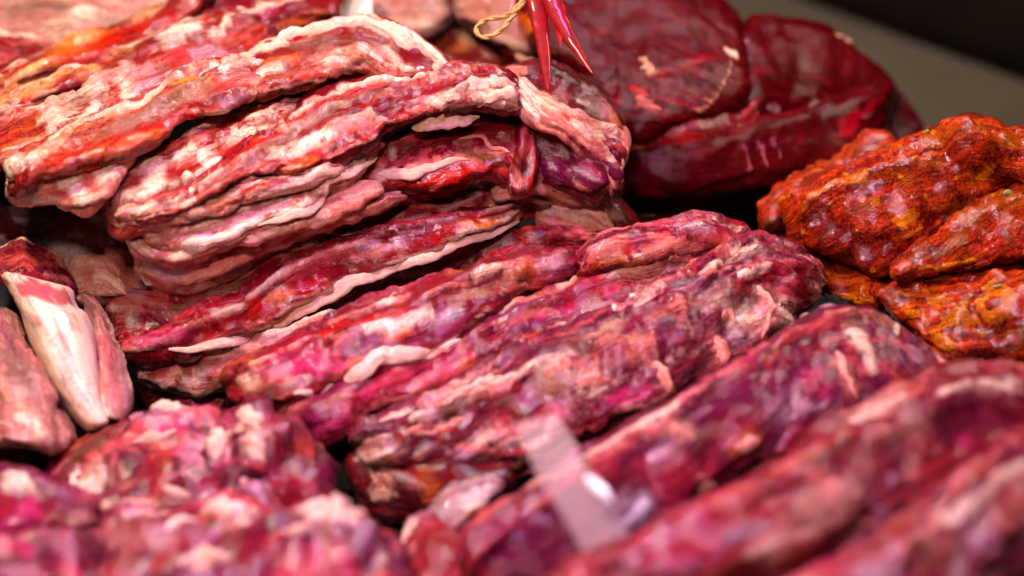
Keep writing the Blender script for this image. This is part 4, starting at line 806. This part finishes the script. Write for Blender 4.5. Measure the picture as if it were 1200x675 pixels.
p = meat("meat_cut", "smooth purple slab edged by a long pale fat line, below the fat strewn slab", "meat cut",
     "528,640,72 560,605,75 600,578,76 645,555,77 700,522,78 750,490,78 800,462,78 850,430,77 900,395,75 940,366,73 980,350,71 1020,352,68 1060,375,64 1105,428,58", "560,740,48 620,720,52 680,690,54 740,650,56 800,615,57 860,580,58 920,550,58 980,520,57 1040,485,54 1100,455,46", 'purple', 22, FR, lam=3, lamA=3.0, ends=(0.05, 0.06), lump=2.8, ridge=1.0, fine=0.2, ds=1.3, key='R4', auto=[('blush', 8, 6, 0.4, 18), ('lav', 5, 5, 0.3, 10)],
     strokes=[('fat', 5, 1, "625,572 660,552 700,528 740,505 780,480 815,458"), ('pink', 5, 1, "560,612 600,585 640,562"), ('magenta', 8, 0.6, "800,465 850,436 890,410"), ('pink', 4, 0.8, "815,460 860,430 895,400"), ('purple', 30, 0, "600,640 660,620 720,600"), ('purple', 22, 0, "880,450 940,430"), ('deep', 20, 0, "830,520 870,500"), ('tan', 11, 0.8, "790,500 800,508"), ('rust', 11, 0.8, "865,525 890,518"), ('lav', 9, 0.6, "775,540 790,535"), ('blue', 13, 0.3, "738,588 744,600"), ('white', 8, 0.6, "845,580 855,575"), ('pink', 6, 0.8, "980,420 990,440 1000,465"), ('lav', 8, 0.6, "1015,470 1018,490"), ('pink', 7, 0.8, "820,560 830,575"),  # blue stroke paints a spot of reflected bluish light into the colour
              ('fat', 5, 0.6, "1000,385 1010,400 1025,425"), ('pink', 5, 0.8, "975,365 1000,362"), ('lav', 12, 0.6, "960,345 975,352"), ('greybrown', 14, 0, "1010,370 1040,380"), ('fat', 6, 0.5, "905,375 940,362"), ('magenta', 12, 0, "950,440 965,450"), ('lav', 6, 0.3, "930,470 960,480"), ('blush', 12, 0, "690,560 720,550"), ('deep', 10, 0, "550,650 570,680")])
p5 = meat("meat_cut", "blurred pink crested row with an olive purple face at the right edge", "meat cut",
     "620,700,98 670,668,101 730,636,102 790,606,102 850,576,102 905,545,101 950,520,100 990,492,98 1030,465,96 1075,444,94 1120,432,92 1170,432,90 1240,450,88", "700,780,80 780,740,84 850,715,86 910,690,87 960,665,87 1010,640,86 1060,610,84 1110,580,82 1160,550,80 1210,520,78 1260,500,76", 'rosy', 24, FR, lam=3, lamA=4.0, ends=(0.04, 0.04), lump=3.2, ds=1.6, auto=[('pink', 7, 6, 0.6, 18), ('crimson', 4, 6, 0, 14)],
     strokes=[('blush', 16, 1, "690,665 760,635 830,600"), ('rust', 7, 0.8, "900,560 950,535 1000,500"), ('pink', 9, 1, "920,550 960,525"), ('fat', 10, 1, "1010,490 1050,470"), ('fat', 7, 1, "1110,455 1150,448 1190,455"), ('pink', 6, 0.8, "1020,508 1050,500"), ('greybrown', 24, 0, "1080,490 1060,510"), ('purple', 26, 0, "1110,490 1160,480"), ('purple', 20, 0, "1000,560 1050,540"), ('greybrown', 20, 0, "970,600 1000,620"), ('lav', 9, 0.4, "1030,598 1035,612"), ('magenta', 9, 0.6, "1128,510 1132,518"), ('lav', 8, 0.4, "1045,560"), ('deep', 22, 0, "860,650 890,665"), ('deep', 16, 0, "910,590 940,580"), ('fat', 9, 0.6, "900,645 915,650"), ('pink', 10, 0.8, "850,590 880,580"), ('deep', 22, 0, "1130,555 1170,530"), ('lav', 10, 0.4, "905,662"), ('crimson', 10, 0, "800,640 830,650"), ('blush', 12, 0, "760,650 800,650")])
meat("meat_cut", "blurred pink row with pale upright streaks in the bottom right corner", "meat cut",
     "860,720,104 920,680,106 970,655,107 1020,636,107 1070,600,106 1110,572,105 1150,535,104 1190,505,102 1250,478,100", "920,800,104 1000,770,106 1060,750,106 1120,720,106 1180,680,104 1250,640,102", 'rosy', 24, FR, lam=3, lamA=4.0, lump=3, ds=1.8, auto=[('pink', 6, 6, 0.6, 18)],
     strokes=[('rust', 8, 0.6, "1010,645 1050,620 1080,595"), ('fat', 11, 1, "1110,610 1150,580 1190,548"), ('pink', 7, 1, "1090,600 1098,640"), ('brown', 8, -0.6, "1085,640 1095,655"), ('lav', 10, 0.6, "1140,630 1148,645"), ('lav', 14, 0.6, "1020,665 1040,672"), ('blush', 12, 0.4, "1170,580 1200,560"), ('pink', 7, 0.8, "1170,600 1180,620"), ('deep', 14, 0, "1165,520 1200,500"), ('purple', 16, 0, "1160,660 1200,640"), ('blush', 16, 0, "950,665 990,668"), ('brown', 9, -0.5, "1120,650 1125,660"), ('pink', 6, 0.6, "1180,510 1190,520")])

# ------------------------------------------------------------------ front left chunks
meat("meat_chunk", "lavender pink chunk with pale fat beads, in the middle of the blurred front left pile", "meat", "125,545,62 140,500,66 160,480,70 190,476,72 225,486,72 262,500,72 300,520,70", "80,600,66 120,612,68 170,612,70 220,605,72 260,600,72 310,590,70", 'purple', 18, FL, key='BLa', lump=5.5, crag=3.2, ds=1.5,
     strokes=[('lav', 16, 0.8, "165,485 200,490"), ('magenta', 10, 0.8, "190,500 210,505"), ('crimson', 10, 0, "185,530 210,535"), ('magenta', 7, 0, "200,525 215,528"), ('fat', 14, 2, "100,565 115,560"), ('white', 10, 2, "95,570 105,585"), ('mauve', 7, 1, "120,545 140,540"), ('greybrown', 14, 0, "140,560 150,565"), ('brown', 9, 0, "95,510 115,500"), ('deep', 10, -1, "170,545 180,560"), ('rust', 9, 0, "185,545"), ('mauve', 6, 1, "185,520"), ('lav', 13, 0.5, "240,520 230,540")])
meat("meat_chunk", "rounded chunk with an orange shoulder and creamy fat beads, beside the dark hollow", "meat", "225,525,66 250,490,72 280,476,74 310,482,74 340,515,72 375,555,66", "200,605,70 240,608,72 280,600,73 310,610,72 350,625,68 380,600,62", 'purple', 18, FL, key='BLb', lump=5.0, crag=3.2, ds=1.5,
     strokes=[('mauve', 10, 1, "262,490 280,500"), ('fat', 13, 2, "255,520 262,512"), ('fat', 10, 1.5, "295,508 300,515"), ('purple', 18, 0, "290,540 280,555"), ('magenta', 12, 0.6, "265,545 255,550"), ('deep', 12, 0, "305,490 318,500"), ('rust', 10, 0.8, "345,520 358,530"), ('deep', 20, 0, "330,560 345,580"), ('mauve', 6, 1, "280,568 310,568"), ('lav', 12, 0.6, "235,575 250,580"), ('mauve', 9, 1, "195,580 215,590"), ('lav', 9, 0.6, "300,600 305,550"), ('mauve', 6, 0.8, "365,570 372,580")])
meat("meat_chunk", "dark scraggy scrap with a rust curl below the white fat chop", "meat scrap", "50,555,58 62,535,60 90,512,62 120,498,62 150,490,62", "70,575,60 90,572,62 110,560,63 135,545,64 160,520,64", 'deep', 10, FL, lump=3, ds=1.6, strokes=[('rust', 7, 0.8, "88,520 110,505"), ('brown', 10, 0, "100,530 115,525"), ('magenta', 6, 0.6, "50,545 60,560"), ('mauve', 6, 0.6, "72,552 85,555"), ('green', 6, 0, "85,538")])
meat("meat_strip", "glossy magenta ribbons of meat at the left edge of the front left pile", "meat strip", "-40,570,72 0,556,74 35,552,75 65,565,75 105,585,73", "-40,640,74 0,640,76 40,635,76 80,628,75 115,622,73", 'purple', 16, FL, lump=4, crag=3.0, ds=1.6, strokes=[('white', 10, 1, "15,562 30,565"), ('magenta', 7, 1, "10,625 35,590"), ('crimson', 7, 0, "0,600 10,585"), ('lav', 8, 0.8, "45,565 60,572"), ('deep', 14, 0, "60,595 90,600"), ('mauve', 7, 0.8, "0,570"), ('purple', 12, 0, "70,580 85,590"), ('magenta', 6, 0, "30,585 40,600")])
meat("meat_strip", "dull purple strip with a fat bead at its right end, front left", "meat strip", "70,660,82 100,625,86 140,602,88 190,598,88 240,598,86 285,596,84 315,615,80", "90,720,88 140,715,90 200,690,90 250,668,88 300,640,84 320,632,80", 'purple', 16, FL, key='BLs', lump=4, crag=2.4, ds=1.6,
     strokes=[('mauve', 7, 0.8, "145,595 175,600"), ('greybrown', 18, 0, "130,620 160,640"), ('purple', 20, 0, "170,650 230,635"), ('lav', 8, 0.6, "180,625 215,618"), ('mauve', 6, 1, "215,612 225,618"), ('rust', 8, 1.5, "245,600 265,605"), ('fat', 12, 2, "272,612 285,622"), ('deep', 12, 0, "240,630 260,632"), ('deep', 16, 0, "140,665 200,668")])
meat("meat_strip", "bright magenta folded strip in the bottom left corner", "meat strip", "-40,640,88 0,630,90 40,624,91 75,635,91 110,665,89 125,690,86", "-40,720,94 20,720,96 70,715,96 110,712,94 140,710,90", 'purple', 16, FL, lump=4.5, crag=3.0, ds=1.6, strokes=[('magenta', 13, 0.8, "10,640 50,645 80,655"), ('lav', 14, 0.6, "60,632 90,655"), ('purple', 18, 0, "20,670 60,672"), ('lav', 12, 0.3, "15,665 30,672"), ('mauve', 6, 0.6, "60,628 80,630")])
meat("meat_chunk", "pink chunk capped with a flat piece of creamy fat, bottom edge", "meat", "150,690,92 200,665,94 260,648,96 310,618,96 350,596,94 400,590,92 435,612,88 465,665,84", "160,760,98 240,750,100 320,740,100 400,730,96 470,710,90", 'purple', 20, FL, key='BLc', lump=4.5, crag=3.0, ds=1.6,
     strokes=[('fat', 15, 2, "365,602 395,602"), ('crimson', 9, 0, "320,630 345,625"), ('purple', 12, 0, "320,650 330,658"), ('fat', 16, 1, "225,660 250,655"), ('mauve', 10, 0.8, "330,640 300,660"), ('rust', 12, 0.6, "425,612 440,625"), ('deep', 16, 0, "275,640 290,655"), ('magenta', 13, 0, "370,640 400,660"), ('lav', 12, 0.4, "230,672"), ('greybrown', 12, 0, "380,625 410,640")])
meat("meat_chunk", "small dark lump with a pale rim in front of the smooth purple slab", "meat", "462,640,66 475,612,70 500,600,72 525,606,72 545,630,70", "470,720,70 500,725,72 530,722,72 555,715,70", 'deep', 14, FL, lump=3.5, ds=1.7, strokes=[('magenta', 6, 0.8, "500,615"), ('fat', 7, 1, "472,635 478,615"), ('mauve', 6, 0.8, "488,605 515,600"), ('dark', 14, 0, "540,655 545,670"), ('deep', 14, 0, "505,645 515,655")])
meat("meat_chunk", "grey pink fat scrap at the left end of the smooth purple slab", "meat scrap", "505,605,64 525,580,68 555,568,70 585,562,70", "515,625,66 540,620,68 565,600,70 590,580,70", 'grey', 8, FL, lump=2.5, ds=1.6, strokes=[('mauve', 6, 1, "520,590 540,575"), ('fat', 8, 1, "535,610 555,595"), ('grey', 10, 0, "525,600 550,580")])


for key_, lumps in {
    'BLb': ["252,512,9 258,524,12 254,534,7", "292,502,7 300,512,9", "276,482,9 296,490,10 312,494,6", "268,566,6 300,564,7 318,570,4"],
    'BLa': ["88,575,9 100,566,13 116,556,11 126,548,6", "172,478,7 200,482,8 226,488,6", "190,572,8 215,578,9 245,584,6", "150,520,5 185,515,7 205,505,5"],
    'BLs': ["236,604,7 258,600,11 278,610,11 292,624,7", "196,622,5 216,614,6 232,612,4"],
    'BLc': ["352,602,9 380,598,12 410,604,9", "210,664,9 240,656,11 262,652,7", "318,632,6 350,622,8 372,620,5"],
    'R3': ["632,436,8 652,430,12 668,428,7", "676,448,7 700,448,9 716,442,5", "752,418,5 774,436,7 782,462,6", "520,478,5 552,462,6 590,444,5", "890,340,6 900,365,8 888,398,6", "838,392,6 846,424,7", "700,404,7 722,398,8 738,394,4", "846,372,6 864,378,7", "480,508,5 520,500,7 548,496,4"],
    'R4': ["780,502,8 800,508,9 812,512,5", "978,412,4 990,440,6 1002,468,5", "818,556,7 832,576,9 846,580,6", "862,526,6 888,518,7"],
}.items():
    for q in lumps: strand(PIECES[key_], q, 'fat' if key_[0] == 'B' else 'pinkfat', 'fat_lump', 0.6, bump=1.6)

# ------------------------------------------------------------------ peppers and twine above the stack
m_red = plain_material("red_pepper_skin", (0.26, 0.003, 0.007), (0.13, 0.001, 0.003), 90, 0.5, 0.25, 0.5, spec=0.1)
m_twine = plain_material("twine", (0.50, 0.31, 0.10), (0.34, 0.19, 0.06), 700, 0.7, 0, 0.8)


def pepper(name, pts, label, z):
    P3 = np.array([at(x, y, zz) for x, y, zz, r in pts]); R = np.array([r / FPX * 0.9 for *_, r in pts])
    o = cord(name, P3, R, m_red, None, np.array([3.0, 8, 1]), 0.45, 0.25, 0.8)
    return tag(o, label, "chilli pepper", "red peppers hanging over the stack")


pepper("red_pepper", [(628, -40, 150, 12), (628, 0, 146, 11), (632, 25, 142, 10), (637, 55, 138, 8), (640, 80, 135, 5.5), (643, 106, 132, 2)], "longer of the two red peppers, hanging with its tip over the dark red slab", 0)
pepper("red_pepper", [(640, -40, 153, 12), (648, 0, 149, 12), (655, 22, 145, 10), (668, 45, 141, 8), (682, 68, 138, 4.5), (695, 87, 136, 1.2)], "red pepper slanting right with its tip over the broad glossy slab", 0)
pepper("red_pepper", [(648, -30, 151, 5), (652, 10, 146, 6), (655, 35, 142, 4.5), (657, 56, 140, 1.2)], "short thin red pepper tip between the two long ones", 0)


def twine(pts, label):
    sp = spline(pts, 60)
    P3 = np.array([at(*q[:3]) for q in sp])
    T = np.gradient(P3, axis=0); T /= np.linalg.norm(T, axis=1)[:, None]
    n1 = np.cross(T, AX_F); n1 /= np.linalg.norm(n1, axis=1)[:, None]; n2 = np.cross(T, n1)
    root = None
    for k in range(2):
        a = np.linspace(0, 46, len(P3)) + k * math.pi
        Q = P3 + (n1 * np.cos(a)[:, None] + n2 * np.sin(a)[:, None]) * 0.00045
        Qs = np.stack([np.interp(np.linspace(0, 1, 260), np.linspace(0, 1, len(P3)), Q[:, j]) for j in range(3)], -1)
        o = cord("twine" if root is None else "twine_ply", Qs, np.full(260, 0.0006), m_twine, root, np.zeros(3), 1.0, 0.3, 0.6)
        if root is None: root = o
    return tag(root, label, "twine")


twine([(625, -30, 150), (612, 0, 146), (600, 14, 143), (588, 20, 141), (574, 22, 139), (562, 28, 138), (558, 36, 138), (564, 43, 138), (576, 42, 139), (590, 33, 140), (600, 20, 142), (612, 4, 146), (630, -30, 150)], "loop of tan twine hanging beside the red peppers")

# ------------------------------------------------------------------ clear plastic strip standing in front
k = NT("clear_plastic")
k.b.inputs['Base Color'].default_value = (0.55, 0.42, 0.38, 1)
k.b.inputs['Roughness'].default_value = 0.45
k.b.inputs['Alpha'].default_value = 0.2
k.b.inputs['Specular IOR Level'].default_value = 0.15
m_clear = k.m


def ribbon(name, rows, mat, th):
    """rows: pairs of pixel points with heights, a bent sheet with thickness"""
    A = spline([r[0] for r in rows], 24); B = spline([r[1] for r in rows], 24)
    A = np.array([at(*q) for q in A]); B = np.array([at(*q) for q in B])
    n = np.cross(np.gradient(A, axis=0), B - A); n /= np.linalg.norm(n, axis=1)[:, None]
    V = []
    for t in np.linspace(0, 1, 8): V.append(A * (1 - t) + B * t)
    ring = V + [v + n * th for v in V[::-1]]
    V = np.stack(ring, 1)
    return grid_mesh(name, V, mat)


o = ribbon("plastic_strip", [((604, 498, 114), (652, 486, 114)), ((618, 530, 120), (672, 516, 120)), ((630, 560, 127), (684, 545, 127)), ((655, 600, 131), (712, 575, 131)), ((684, 650, 132), (738, 628, 132))], m_clear, 0.0012)
tag(o, "clear beige plastic strip bent over the smooth purple slab in the blurred foreground", "plastic strip")
m_glint = plain_material("white_glint", (0.95, 0.93, 0.90), (1, 1, 1), 20, 0.08, 1.0)
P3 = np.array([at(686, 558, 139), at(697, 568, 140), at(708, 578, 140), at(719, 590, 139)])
g = cord("clip", P3, np.array([0.0008, 0.0017, 0.0016, 0.0007]), m_glint, o, np.zeros(3), 0.8, 0.0, 0.8)  # added white shape for the highlight on the strip's edge, no real clip
